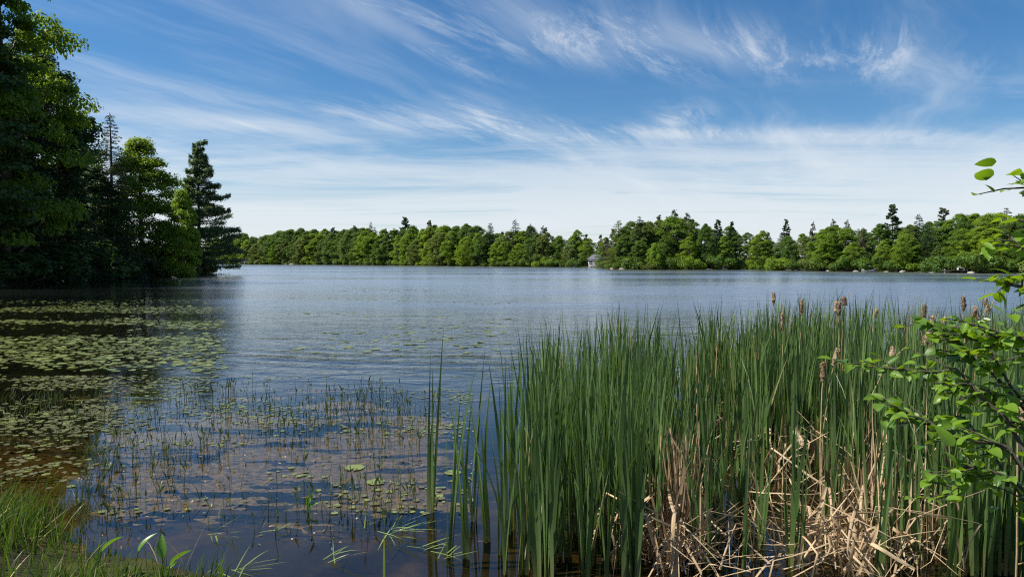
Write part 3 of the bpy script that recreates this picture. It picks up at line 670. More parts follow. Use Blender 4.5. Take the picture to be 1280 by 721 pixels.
k = (rng.random(len(x)) < np.clip((pat - .46) * 4, 0, 1) * .34) & (py > 470) & (py < 670) & (px > 120) & (px < 590)
cand.append(np.column_stack([x[k], y[k], rng.uniform(.010, .034, k.sum()), .42 + .5 * rng.random(k.sum())]))
PADS = np.concatenate(cand); PADS = PADS[lake_sd(PADS[:, 0], PADS[:, 1]) < -.12]
# no pad on top of another
order = np.argsort(-PADS[:, 2]); grid = {}; keep = []
for i in order:
    x, y, r_ = PADS[i, :3]; c = (int(x // .4), int(y // .4)); okp = True
    for a in (-1, 0, 1):
        for b in (-1, 0, 1):
            for q in grid.get((c[0] + a, c[1] + b), ()):
                if (PADS[q, 0] - x) ** 2 + (PADS[q, 1] - y) ** 2 < (.58 * (PADS[q, 2] + r_)) ** 2: okp = False; break
    if okp: grid.setdefault(c, []).append(i); keep.append(i)
PADS = PADS[keep]; PADS = PADS[np.argsort(-PADS[:, 2] / PADS[:, 1])]
SPOT = [(443, 584, .095), (470, 602, .085), (566, 590, .08)]
PLAB = ['rounder of the two green lily pads right of the water sprouts', 'submerged dull green lily pad in front of the rounder pad', 'small single green lily pad beside the lone cattail']
for (px, py, r_), lb in zip(SPOT, PLAB):
    g = G(px, py, .006); tag(ob('lily_pad', PADM['pad'][0], None, g, (0, 0, rng.random() * 6), r_), lb, 'lily pad', 'floating lily pads')
def pad_label(x, y, r_, mt):
    px, py = px_of(x, y)
    if px > 262 and py < 474: return 'pale lily pad in the loose patches out on the open lake'
    if mt == 'pad_brown': return 'small brownish floating pad in the dark shallows at left' if px < 190 else 'small brownish floating pad among the water sprouts'
    if px < 190 and py > 480: return 'small green floating pad in the dark shallows at left'
    if py > 478: return 'small green floating pad among the water sprouts'
    return 'light green lily pad in the thick raft before the left bank'
rest = {'pad': MB(), 'pad_brown': MB()}
for i, (x, y, r_, b) in enumerate(PADS):
    mt = 'pad' if b < .70 else 'pad_brown'; a = rng.random() * 6.28; q = int(rng.integers(6)); tl = rng.normal(0, .035, 2)
    if i < 297:
        tag(ob('lily_pad', PADM[mt][q], None, (x, y, rng.uniform(.004, .011)), (tl[0], tl[1], a), r_), pad_label(x, y, r_, mt), 'lily pad', 'floating lily pads')
    else:
        v, f = PADV[q]; w = v * r_; w = np.column_stack([w[:, 0] * cos(a) - w[:, 1] * sin(a) + x, w[:, 0] * sin(a) + w[:, 1] * cos(a) + y, w[:, 2] + rng.uniform(.004, .011) + w[:, 0] * tl[0] + w[:, 1] * tl[1]])
        rest[mt].add(w, *f)
tag(ob('lily_pad_raft', rest['pad'].build('lily_pad_raft', MT['pad'])), 'raft of many light green lily pads before the dark left bank', 'lily pads', kind='stuff')
tag(ob('old_pad_raft', rest['pad_brown'].build('old_pad_raft', MT['pad_brown'])), 'scatter of small brownish floating pads in the left shallows', 'lily pads', kind='stuff')

# ============================================================ brown algae mats just under the surface
def algae():
    st = .03; xs = np.arange(-7.5, 1.6, st); ys = np.arange(4.2, 13.2, st); Xg, Yg = np.meshgrid(xs, ys, indexing='ij')
    f = fbm(Xg * .8 + .5 * fbm(Xg, Yg, 5, 3, 1.5), Yg * 2.6, 31, 6, 1.7, .74) * 1.2 - .10
    px, py = px_of(Xg, Yg); w = np.clip((px - 70) / 90, 0, 1) * np.clip((600 - px) / 60, 0, 1) * np.clip((py - 470) / 45, 0, 1) * np.clip((690 - py) / 60, 0, 1)
    f = f - .475 - (1 - w) * .3
    z = -.018 + .03 * fbm(Xg, Yg, 34, 3, 5); mb = MB(); V = np.stack([Xg, Yg, np.minimum(z, -.003)], -1)
    nx, ny = f.shape
    for i in range(nx - 1):
        if f[i:i + 2].max() <= 0: continue
        for j in range(ny - 1):
            c = ((i, j), (i + 1, j), (i + 1, j + 1), (i, j + 1)); v = [f[a] for a in c]
            if max(v) <= 0: continue
            if min(v) > 0: mb.add([V[a] for a in c], [[0, 1, 2, 3]]); continue
            pts = []
            for k in range(4):
                a, b = c[k], c[(k + 1) % 4]
                if f[a] > 0: pts.append(V[a])
                if (f[a] > 0) != (f[b] > 0): t = f[a] / (f[a] - f[b]); pts.append(V[a] * (1 - t) + V[b] * t)
            if len(pts) >= 3: mb.add(pts, [list(range(len(pts)))])
    tag(ob('algae_mat', mb.build('algae_mat', MT['algae'])), 'brown mats of algae just under the shallow water', 'algae', kind='stuff')
algae()
x, y = scatter(9000, -7, .4, 4.8, 13.5); px, py = px_of(x, y)        # torn bits of leaf afloat
k = (rng.random(len(x)) < np.clip((fbm(x, y * 1.6, 36, 4, 1.1) - .40) * 4, 0, 1) * .55) & (px > 0) & (px < 600) & (py > 476) & (lake_sd(x, y) < -.05); x, y = x[k], y[k]; n = len(x)
v, f = cards(np.column_stack([x, y, rng.uniform(.003, .010, n)]), unit(np.column_stack([rng.normal(0, .12, (n, 2)), np.ones(n)])), rng.uniform(.005, .018, n), rng.uniform(.015, .05, n), rng)
h_ = int(n * .85)
tag(ob('floating_leaf_bits', mesh('floating_leaf_bits', v[:h_ * 4], [f[:h_]], MT['pad_brown'])), 'torn bits of leaf floating on the shallow water', 'debris', kind='stuff')
tag(ob('floating_straw_bits', mesh('floating_straw_bits', v[h_ * 4:], [f[:n - h_]], MT['straw'])), 'pale bits of straw floating on the shallow water', 'debris', kind='stuff')

# ============================================================ sprouts standing in the shallow water
def sprout(seed):
    r = np.random.default_rng(seed); H = 1.0; mb = MB(); lean = r.normal(0, .12, 2); n = 5
    pts = np.column_stack([lean[0] * np.linspace(0, 1, n) ** 2, lean[1] * np.linspace(0, 1, n) ** 2, np.linspace(-.25, .82, n)]); mb.tube(pts, np.linspace(.014, .007, n), 4)
    for k in range(int(r.integers(1, 4))):
        z0 = r.uniform(.45, .82); b = np.array([[np.interp(z0, pts[:, 2], pts[:, 0]), np.interp(z0, pts[:, 2], pts[:, 1]), z0]])
        V, Q = blades(b, np.array([r.random() * 6.28]), np.array([r.uniform(.05, .6)]), np.array([r.uniform(0, .9)]), np.array([r.uniform(.2, .45)]), np.array([r.uniform(.045, .10)]), np.array([r.random() * 6.28]), 5, 2.0, .3)
        mb.add(V, Q)
    return mb
SPR = [sprout(200 + k) for k in range(14)]; SPM = [m.build('water_sprout', MT['sprout'], True) for m in SPR]
x, y = scatter(9000, -6.5, .3, 4.9, 13.2); px, py = px_of(x, y); pat = fbm(x, y, 41, 3, .9)
k = (px > 95) & (px < 560) & (py > 486) & (py < 668) & (lake_sd(x, y) < -.25) & (rng.random(len(x)) < np.clip((pat - .36) * 4, .10, 1) * np.where(py > 560, 1.2, 1) * .42 * np.clip((580 - px) / 120, .15, 1))
SP = np.column_stack([x[k], y[k]]); SP = SP[np.argsort(SP[:, 1])]; mb = MB()
def sprout_label(x, y):
    px, py = px_of(x, y)
    a = 'in the left shallows' if px < 230 else 'in the middle shallows' if px < 400 else 'in the open water left of the lone cattail'
    return ('near ' if py > 590 else 'far thin ' if py < 520 else '') + 'green water sprout standing ' + a
for i, (x, y) in enumerate(SP):
    h = rng.uniform(.09, .27) * (1.25 if rng.random() < .1 else 1); q = int(rng.integers(14)); a = rng.random() * 6.28
    if i < 300: tag(ob('water_sprout', SPM[q], None, (x, y, 0), (rng.normal(0, .09), rng.normal(0, .09), a), h), sprout_label(x, y), 'water plant', 'sprouts standing in the shallows')
    else:
        v = np.concatenate(SPR[q].v) * h; v = np.column_stack([v[:, 0] * cos(a) - v[:, 1] * sin(a) + x, v[:, 0] * sin(a) + v[:, 1] * cos(a) + y, v[:, 2]])
        mb.add(v, *[np.concatenate(f) for f in SPR[q].f.values()])
if mb.n: tag(ob('water_sprout_bed', mb.build('water_sprout_bed', MT['sprout'], True)), 'thin sprouts standing far out in the shallow water', 'water plants', kind='stuff')

# ============================================================ cattails
def cattail_blades(seed, nb):
    r = np.random.default_rng(seed); out = []
    for k in range(nb):
        L = r.uniform(.95, 1.5) * (.7 if k == 0 else 1)
        V, Q = blades(np.array([[r.normal(0, .018), r.normal(0, .018), -.12]]), np.array([r.random() * 6.28]), np.array([abs(r.normal(0, .06)) + .01]), np.array([abs(r.normal(0, .12)) + (.8 if r.random() < .05 else 0)]),
                      np.array([L]), np.array([r.uniform(.016, .034)]), np.array([r.random() * 6.28]), 7, 2.4, .8)
        out.append((V, Q))
    return out
CT = [cattail_blades(300 + k, 4 + k % 4) for k in range(16)]
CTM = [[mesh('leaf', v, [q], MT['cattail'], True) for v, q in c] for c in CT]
x, y = scatter(4700, -.4, 9.8, 4.2, 11.8); px, py = px_of(x, y)
left = np.interp(y, [4.2, 4.6, 6, 8, 10, 12], [-.20, -.17, -.14, .06, .52, 1.6]); farY = np.interp(px, [600, 640, 700, 800, 900, 1000, 1150, 1290], [6.5, 7.6, 9.3, 10.0, 10.8, 11.4, 11.4, 11.2])
den = np.clip((x - left) / .25, 0, 1) * (y < farY) * np.where(px < 760, .8, 1) * np.clip(.55 + (fbm(x, y, 51, 3, .9) - .5) * 3.0, .12, 1) * (px < 1330)
h1 = np.exp(-((px - 862) / 66) ** 2) * (y < 6.1) * 1.05; h2 = np.exp(-((px - 1070) / 62) ** 2) * (y < 8.0); h3 = np.exp(-((px - 1150) / 90) ** 2) * (y < 9.5) * .4
den *= 1 - .52 * np.maximum(np.maximum(h1, h2), h3)
k = rng.random(len(x)) < den; A = np.column_stack([x[k], y[k]]); A = A[np.argsort(A[:, 1])]
def cat_label(x, y):
    px, _ = px_of(x, y)
    a = 'at the left edge of the reed stand' if px < 690 else 'left of the straw heap' if px < 800 else 'by the left straw heap' if px < 930 else 'between the two straw heaps' if px < 1010 else 'by the right straw heap' if px < 1140 else 'behind the near leafy shrub'
    return ('front ' if y < 5.0 else '') + 'green cattail with upright blades ' + a
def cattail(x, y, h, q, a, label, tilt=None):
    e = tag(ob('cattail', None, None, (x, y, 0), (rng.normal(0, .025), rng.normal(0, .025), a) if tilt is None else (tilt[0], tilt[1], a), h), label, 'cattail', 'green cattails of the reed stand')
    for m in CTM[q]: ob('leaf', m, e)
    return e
LONE = [(538, 640, 1.16, 'sparse lone cattail standing left of the reed stand in open water'),
        (562, 690, 1.10, 'cattail at the front of the thin clump left of the reed stand'), (580, 698, 1.06, 'right hand cattail of the thin clump left of the reed stand'),
        (590, 650, .98, 'thin cattail between the thin clump and the reed stand'), (606, 676, 1.1, 'leaning cattail just left of the reed stand edge')]
for px, py, h, lb in LONE:
    g = G(px, py); cattail(g.x, g.y, h, 4 * int(rng.integers(4)), rng.random() * 6.28, lb)
mb = MB()
for i, (x, y) in enumerate(A):
    q = int(rng.integers(16)); a = rng.random() * 6.28; h = rng.uniform(.80, 1.17) * (1 + .35 * (fbm(np.array([x]), np.array([y]), 52, 3, .9)[0] - .5))
    if i < 290: cattail(x, y, h, q, a, cat_label(x, y))
    else:
        t = rng.normal(0, .025, 2)
        for v, f in CT[q]:
            w = v * h; w = np.column_stack([w[:, 0] * cos(a) - w[:, 1] * sin(a) + w[:, 2] * t[0] + x, w[:, 0] * sin(a) + w[:, 1] * cos(a) + w[:, 2] * t[1] + y, w[:, 2]]); mb.add(w, f)
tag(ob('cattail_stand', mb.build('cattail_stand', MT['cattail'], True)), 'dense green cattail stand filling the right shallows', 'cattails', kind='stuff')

# --- seed heads of last year
def seed_head(seed, L=.15, rad=.02):
    r = np.random.default_rng(seed); n, k = 9, 13; V = []
    for i in range(k):
        t = i / (k - 1); pr = rad * (np.sin(np.clip(t * .94 + .05, 0, 1) * pi) ** .35) * (1 + .28 * np.sin(t * 9 + seed) * r.random())
        for j in range(n):
            a = j / n * 2 * pi; q = pr * (1 + .22 * r.normal()); V.append([q * cos(a), q * sin(a), t * L])
    Q = [[i * n + j, i * n + (j + 1) % n, (i + 1) * n + (j + 1) % n, (i + 1) * n + j] for i in range(k - 1) for j in range(n)]
    mb = MB(); mb.add(V, Q, ); mb.add(V[:n], [list(range(n))[::-1]]); mb.add(V[-n:], [list(range(n))])
    m_ = 150; z = r.random(m_) * L; a = r.random(m_) * 6.28; pos = np.column_stack([np.cos(a) * rad * 1.05, np.sin(a) * rad * 1.05, z])
    v, f = cards(pos, unit(r.normal(size=(m_, 3))), .006, .016, r); mb.add(v, f)
    return mb.build('seed_head', MT['seed'], False)
SHD = [seed_head(k, [.15, .12, .17, .10][k % 4], [.019, .024, .017, .024][k % 4]) for k in range(8)]
HEADS = [(967, 374, 9.4, 0, 0, 'single small cattail head standing highest left of the paired heads'), (1002, 384, 8.4, 2, 0, 'tall slim cattail head with a paler lower end above the middle of the reeds'),
    (978, 403, 7.6, 2, .02, 'thin pale cattail head, lower left of the tall slim head'), (1049, 386, 8.2, 0, 0, 'thick brown cattail head with a paler one touching its right side'),
    (1058, 377, 8.2, 3, .3, 'short pale fluffy head at the top right of the thick brown head'), (1045, 384, 8.6, 1, -.05, 'ragged cattail head tucked behind the left of the thick brown head'), (1094, 392, 9.0, 3, .2, 'small dark cattail head alone right of the thick brown head'),
    (1155, 391, 8.0, 0, -.02, 'upright brown cattail head above the top shrub leaf'), (1166, 403, 7.6, 1, .0, 'dull brown cattail head just left of a plump pale head over the shrub'), (1180, 404, 7.4, 1, .12, 'plump pale cattail head just above the shrub leaves'),
    (1205, 381, 7.6, 0, .05, 'large fluffy upright head highest at the right of the reeds'), (1215, 397, 7.4, 2, .38, 'slanting fluffy head under the large upright head'), (1229, 394, 7.4, 2, .36, 'second slanting head, parallel to its left neighbour'), (1239, 384, 7.6, 0, .3, 'palest slanting head at the right end of the row'),
    (1045, 448, 6.2, 0, .25, 'yellowish frayed head beside the leftmost shrub leaves'), (1030, 466, 5.9, 0, .1, 'brown head low among the reeds left of the shrub'), (1121, 444, 6.4, 0, .8, 'bent over head behind the upper shrub leaves'),
    (1016, 551, 4.9, 0, 1.05, 'broken tan head hanging sideways in the reeds'), (1154, 424, 6.6, 1, -.3, 'tan head half hidden behind the shrub leaves'), (1276, 518, 3.4, 1, .1, 'big fuzzy pale head at the right edge of the picture')]
for i, (px, py, Y, q, tilt, lb) in enumerate(HEADS):
    top = P(px, py, Y); L = [.15, .12, .17, .10][q % 4]; ax = Vector((sin(tilt), 0, cos(tilt)))
    hb = top - ax * (L * .5); foot = Vector((hb.x - tilt * .3 + rng.normal(0, .04), Y + rng.normal(0, .05), -.12))
    e = tag(ob('seeding_cattail', None, None, (foot.x, foot.y, 0)), lb, 'cattail head', 'old cattail heads above the reeds')
    o = Vector((foot.x, foot.y, 0)); mid = (foot + hb) / 2 - ax * .05 + Vector((-(hb.x - foot.x) * .3, 0, .05))
    m = MB(); m.tube([foot - o, mid - o, hb - ax * .06 - o, hb - o, hb + ax * (L + .01) - o, hb + ax * (L + .06) - o], [.006, .005, .004, .004, .0035, .001], 6)
    ob('stem', m.build('stem', MT['straw_stem'], True), e)
    ob('seed_head', SHD[q if i % 2 else q + 4], e, hb - o, (0, tilt, rng.random() * 6), (1.1, 1.1, 1.12))

# --- dead reeds: folded straw between the green blades
def straw(seed):
    r = np.random.default_rng(seed); n = int(r.integers(2, 4)); p = np.array([0., 0, -.05]); pts = [p]; az = r.random() * 6.28; el = r.uniform(.9, 1.5)
    for k in range(n):
        L = r.uniform(.25, .6); d = np.array([cos(az) * cos(el), sin(az) * cos(el), sin(el)]); m = 3
        for j in range(m): p = p + d * L / m + r.normal(0, .008, 3); p[2] = max(p[2], -.02); pts.append(p)
        el = el - r.uniform(.7, 2.2); az += r.normal(0, .7)
    pts = np.array(pts); w = r.uniform(.018, .040) * np.linspace(1, .35, len(pts)); a = r.random() * 6.28; sd = np.column_stack([np.cos(a + np.linspace(0, .9, len(pts))), np.sin(a + np.linspace(0, .9, len(pts))), r.normal(0, .3) + 0 * w])
    sd = unit(sd) * w[:, None] / 2; cv = unit(np.cross(np.gradient(pts, axis=0), sd)) * w[:, None] * .22
    V = np.stack([pts - sd, pts + cv, pts + sd], 1).reshape(-1, 3); i = np.arange(len(pts) - 1)[:, None] * 3 + np.arange(2)[None]
    return V, np.stack([i, i + 1, i + 4, i + 3], -1).reshape(-1, 4)
STR = [straw(500 + k) for k in range(24)]; STM = [mesh('dead_reed', v, [q], MT['straw'], True) for v, q in STR]
spots = []
for n, x0, sx, y0, sy in ((52, 1.10, .11, 4.75, .2), (44, 2.27, .14, 4.6, .2), (26, 1.0, .12, 4.45, .12), (8, 2.2, .2, 4.4, .1), (55, 3.05, .38, 6.0, .6), (40, 3.7, .5, 7.6, .8), (14, 2.6, .7, 5.0, .4)):
    spots += list(zip(rng.normal(x0, sx, n), rng.normal(y0, sy, n)))
spots = [(a, b) for a, b in spots if b > 4.1]; mb = MB(); spots.sort(key=lambda t: t[1])
def straw_label(x, y):
    px, _ = px_of(x, y)
    return 'folded pale dead reed in the ' + ('left straw heap' if px < 960 else 'right straw heap' if y < 5.3 else 'straw behind the right heap')
for i, (x, y) in enumerate(spots):
    q = int(rng.integers(24)); a = rng.random() * 6.28; h = rng.uniform(.6, 1.05)
    if i < 290: tag(ob('dead_reed', STM[q], None, (x, y, .02), (rng.normal(0, .12), rng.normal(0, .12), a), h), straw_label(x, y), 'dead reed', 'dead reeds of the straw heaps')
    else:
        v, f = STR[q]; w = v * h; mb.add(np.column_stack([w[:, 0] * cos(a) - w[:, 1] * sin(a) + x, w[:, 0] * sin(a) + w[:, 1] * cos(a) + y, w[:, 2]]), f)
# upright broken straw all through the stand, and flat litter at its feet
x, y = scatter(900, -.1, 8.5, 4.3, 10.8); px, py = px_of(x, y); k = (fbm(x, y, 61, 3, .8) + .25 * np.exp(-((px - 1100) / 150) ** 2) > .50) & (px < 1320) & (x > np.interp(y, [4, 8, 11], [0, .3, 1.2])); x, y = x[k], y[k]; n = len(x)
v, f = blades(np.column_stack([x, y, np.full(n, -.05)]), rng.random(n) * 6.28, np.abs(rng.normal(0, .13, n)), rng.normal(0, .25, n), rng.uniform(.45, 1.2, n), rng.uniform(.009, .016, n), rng.random(n) * 6.28, 5, 3, .9); mb.add(v, f)
n = 760; x = np.concatenate([rng.normal(1.12, .12, 150), rng.normal(2.27, .14, 90), rng.uniform(.9, 6, 460), rng.uniform(.9, 2.6, 40)]); y = np.concatenate([rng.normal(4.8, .3, 240), rng.uniform(4.2, 9, 460), rng.uniform(4.1, 4.7, 40)]); n = len(x)
v, f = blades(np.column_stack([x, y, rng.uniform(.0, .16, n)]), rng.random(n) * 6.28, rng.uniform(.9, 1.6, n), rng.normal(0, .3, n), rng.uniform(.15, .5, n), rng.uniform(.008, .018, n), rng.random(n) * 6.28, 3, 4, .9); mb.add(v, f)
x = np.concatenate([rng.normal(1.17, .06, 100), rng.normal(2.80, .13, 45), rng.normal(1.15, .12, 40)]); y = np.concatenate([rng.normal(4.8, .14, 100), rng.normal(5.4, .5, 45), rng.normal(4.75, .25, 40)]); n = len(x)
v, f = blades(np.column_stack([x, y, np.full(n, -.05)]), rng.random(n) * 6.28, np.abs(rng.normal(.05, .13, n)), rng.normal(0, .2, n), rng.uniform(.35, .95, n), rng.uniform(.010, .020, n), rng.random(n) * 6.28, 5, 4, .9); mb.add(v, f)
tag(ob('straw_litter', mb.build('straw_litter', MT['straw'], True)), 'broken pale straw scattered between the green cattails', 'straw', kind='stuff')
n = 14
for i in range(n):                                                  # the long slanting stalks lying over the heap
    p0, p1 = [((752, 700, 4.5), (858, 622, 4.7)), ((1003, 700, 4.5), (1068, 610, 4.6)), ((1055, 612, 4.45), (1105, 712, 4.4)), ((1040, 648, 4.5), (1103, 640, 4.6)), ((835, 540, 4.9), (868, 600, 4.8)), ((838, 535, 5.0), (850, 620, 4.9)),
              ((1068, 640, 5), (1130, 500, 6.4)), ((1095, 650, 5), (1118, 480, 6.5)), ((900, 715, 4.4), (920, 655, 4.5)), ((870, 680, 4.5), (925, 712, 4.4)), ((1010, 668, 4.5), (1050, 660, 4.6)), ((1105, 640, 5.2), (1128, 668, 5.0)), ((930, 690, 5.2), (985, 676, 5.3)), ((1100, 620, 5.3), (1190, 618, 5.5))][i]
    a, b = P(*p0), P(*p1); a.z = max(a.z, .01); m = MB(); d = b - a; md = a + d * .5 + Vector((0, 0, .02)); m.tube([Vector((0, 0, 0)), md - a, d], [.009, .008, .004], 5)
    tag(ob('dead_stalk', m.build('dead_stalk', MT['straw']), None, a), 'long straight pale dead stalk ' + ['lying slanted across the left straw heap', 'rising to the peak of the right straw heap', 'falling right from the peak of the right straw heap', 'lying level across the right straw heap', 'crossing the green reeds above the left straw heap', 'standing steeply on the left straw heap',
        'leaning tall behind the right straw heap', 'standing steepest behind the right straw heap', 'at the right end of the left straw heap', 'lying low at the foot of the left straw heap', 'lying level left of the right straw heap', 'sloping down right of the right straw heap', 'lying level between the two straw heaps', 'lying level under the leafy shrub'][i], 'dead stalk')

# ============================================================ grass and plants at the bottom left
x, y = scatter(30000, -6.4, -1.7, 3.6, 7.8); sd = lake_sd(x, y); k = (sd > -.22) & (rng.random(len(x)) < np.clip((fbm(x, y, 71, 3, 1.6) - .25) * 3, .25, 1) * np.clip((sd + .25) / .35, .05, 1)); x, y = x[k], y[k]; n = len(x)
z = land_z(x, y); L = rng.uniform(.10, .38, n) * (.55 + .95 * fbm(x, y, 72, 2, 1.1))
v, f = blades(np.column_stack([x, y, np.maximum(z, -.05) - .02]), rng.normal(-.2, 1.3, n), np.abs(rng.normal(.1, .25, n)), np.abs(rng.normal(.5, .5, n)), L, rng.uniform(.005, .011, n), rng.random(n) * 6.28, 5, 2.2, .8)
tag(ob('bank_grass', mesh('bank_grass', v, [f], MT['grass'], True)), 'tufts of bright green grass on the near left bank', 'grass', kind='stuff')
n = 420; k = rng.integers(0, len(x), n)
v, f = blades(np.column_stack([x[k], y[k], np.maximum(z[k], 0) - .02]), rng.random(n) * 6.28, np.abs(rng.normal(.3, .4, n)), np.abs(rng.normal(.6, .6, n)), rng.uniform(.15, .45, n), rng.uniform(.004, .008, n), rng.random(n) * 6.28, 5, 2.5, .8)
tag(ob('dry_grass', mesh('dry_grass', v, [f], MT['straw'], True)), 'dry pale grass blades mixed in the near left bank', 'grass', kind='stuff')
x, y = scatter(6500, -8.0, -.6, 5.0, 11.5); px, py = px_of(x, y); k = (px < 540) & (py < 665) & (py > 492) & (rng.random(len(x)) < np.clip((fbm(x, y, 73, 3, .9) - .42) * 4, 0, 1) * np.where(px < 170, 1, .5)); x, y = x[k], y[k]; n = len(x)
v, f = blades(np.column_stack([x, y, np.full(n, -.03)]), rng.random(n) * 6.28, np.abs(rng.normal(.2, .4, n)), np.abs(rng.normal(.4, .6, n)), rng.uniform(.06, .24, n), rng.uniform(.004, .010, n), rng.random(n) * 6.28, 4, 2.2, .7)
tag(ob('shallow_weeds', mesh('shallow_weeds', v, [f], MT['sprout'], True)), 'short thin weeds in the dark shallows at left', 'weeds', kind='stuff')
x, y = [], []
for px, D in ((150, 89), (180, 94), (200, 97), (215, 99.2), (230, 99.7), (245, 100), (255, 101), (262, 101.5), (268, 103)):
    q = at(px, D - 1.2); x += list(rng.normal(q.x, 1.3, 170)); y += list(rng.normal(q.y, .35, 170))
x = np.array(x); y = np.array(y); n = len(x)
v, f = blades(np.column_stack([x, y, np.full(n, -.05)]), rng.random(n) * 6.28, np.abs(rng.normal(.3, .4, n)), np.abs(rng.normal(.5, .5, n)), rng.uniform(.2, .55, n), rng.uniform(.02, .05, n), rng.random(n) * 6.28, 3, 2.2, .8)
tag(ob('shore_grass', mesh('shore_grass', v, [f], MT['grass'], True)), 'thin line of pale grass along the tip of the left bank', 'grass', kind='stuff')

def spade_leaf(L, W, curl=.25, fold=.25, n=8):
    """a leaf along +Y with a folded midrib, rising towards its tip"""
    t = np.linspace(0, 1, n); w = W / 2 * np.sin(np.clip(t * .93 + .07, 0, 1) ** .72 * pi) ** .8 + .0005; yy = t * L; zz = -curl * L * (t - .25) ** 2
    V = np.stack([np.column_stack([-w, yy, zz + w * fold]), np.column_stack([-w * .5, yy, zz + w * fold * .45]), np.column_stack([0 * w, yy, zz]), np.column_stack([w * .5, yy, zz + w * fold * .45]), np.column_stack([w, yy, zz + w * fold])], 1).reshape(-1, 3)
    i = np.arange(n - 1)[:, None] * 5 + np.arange(4)[None]
    return V, np.stack([i, i + 1, i + 6, i + 5], -1).reshape(-1, 4)
BL = [mesh('leaf', *(lambda a: (a[0], [a[1]]))(spade_leaf(.14, .055, .3, .5)), MT['broad'], True), mesh('leaf', *(lambda a: (a[0], [a[1]]))(spade_leaf(.085, .034, .2, .7)), MT['broad'], True)]
for px, py, lb, leaves in [(205, 738, 'broad leaved bright green plant with three pointed leaves at the bottom edge', [(1.9, 1.2, 0, .20), (.35, .75, 0, .16), (.9, .5, 1, .12)]), (165, 728, 'broad leaved plant with one slanting leaf right of the grass', [(.7, .8, 0, .2), (2.6, .4, 1, .08)]),
                           (118, 728, 'broad leaved plant with a single wide leaf at the edge of the grass', [(.5, .7, 0, .2), (1.6, 1.2, 1, .1)]), (385, 640, 'small upright leafed plant in the shallows above the floating grass', [(1.2, 1.1, 1, .08), (2.2, .8, 1, .06), (.4, .7, 1, .04)])]:
    g = G(px, py); e = tag(ob('broad_leaf_plant', None, None, g), lb, 'water plant')
    for az, el, q, hh in leaves:
        d = Vector((cos(az) * .25, sin(az) * .1, 1)).normalized(); tip = d * hh
        m = MB(); m.tube([Vector((0, 0, -.1)), tip * .5, tip], [.006, .005, .004], 5); ob('stalk', m.build('stalk', MT['broad'], True), e)
        ob('leaf', BL[q], e, tip, Matrix.Rotation(az - pi / 2, 4, 'Z') @ Matrix.Rotation(el, 4, 'X') @ Matrix.Rotation(rng.normal(.5, .4), 4, 'Y') and (el, rng.normal(0, .4), az - pi / 2))
# floating bundles of torn grass
for px, py, n, L, lb in [(488, 664, 15, .36, 'largest light green bundle of floating grass left of the thin clump'), (415, 700, 8, .26, 'floating grass bundle at the bottom left of the largest bundle'), (530, 685, 7, .28, 'floating grass blades between the largest bundle and the thin clump'),
                         (290, 712, 10, .34, 'floating grass bundle at the bottom edge right of the broad leaved plant'), (272, 668, 8, .26, 'floating grass bundle among the near sprouts'), (560, 695, 5, .3, 'floating grass blades under the thin clump'), (345, 662, 5, .22, 'few floating grass blades in the near middle water'), (455, 660, 3, .3, 'single long blades floating left of the largest bundle')]:
    g = G(px, py, .012); a0 = rng.uniform(-.4, .9)
    v, f = blades(np.column_stack([rng.normal(0, .05, n), rng.normal(0, .04, n), np.abs(rng.normal(0, .008, n))]), rng.normal(a0, .8, n), rng.uniform(1.15, 1.55, n), rng.uniform(-.05, .35, n), rng.uniform(.5, 1.1, n) * L, rng.uniform(.007, .013, n), rng.random(n) * 6.28, 5, 2.6, .8)
    v[:, 2] = np.maximum(v[:, 2], .002); tag(ob('floating_grass', mesh('floating_grass', v, [f], MT['float'], True), None, g), lb, 'floating grass', 'floating grass bundles')
g = G(480, 722); v, f = blades(np.array([[0, 0, -.1]]), np.array([1.6]), np.array([.02]), np.array([.06]), np.array([.42]), np.array([.016]), np.array([.2]), 5, 4, .9)
tag(ob('green_stalk', mesh('green_stalk', v, [f], MT['float'], True), None, g), 'single thick green stalk at the bottom edge below the floating grass', 'stalk')

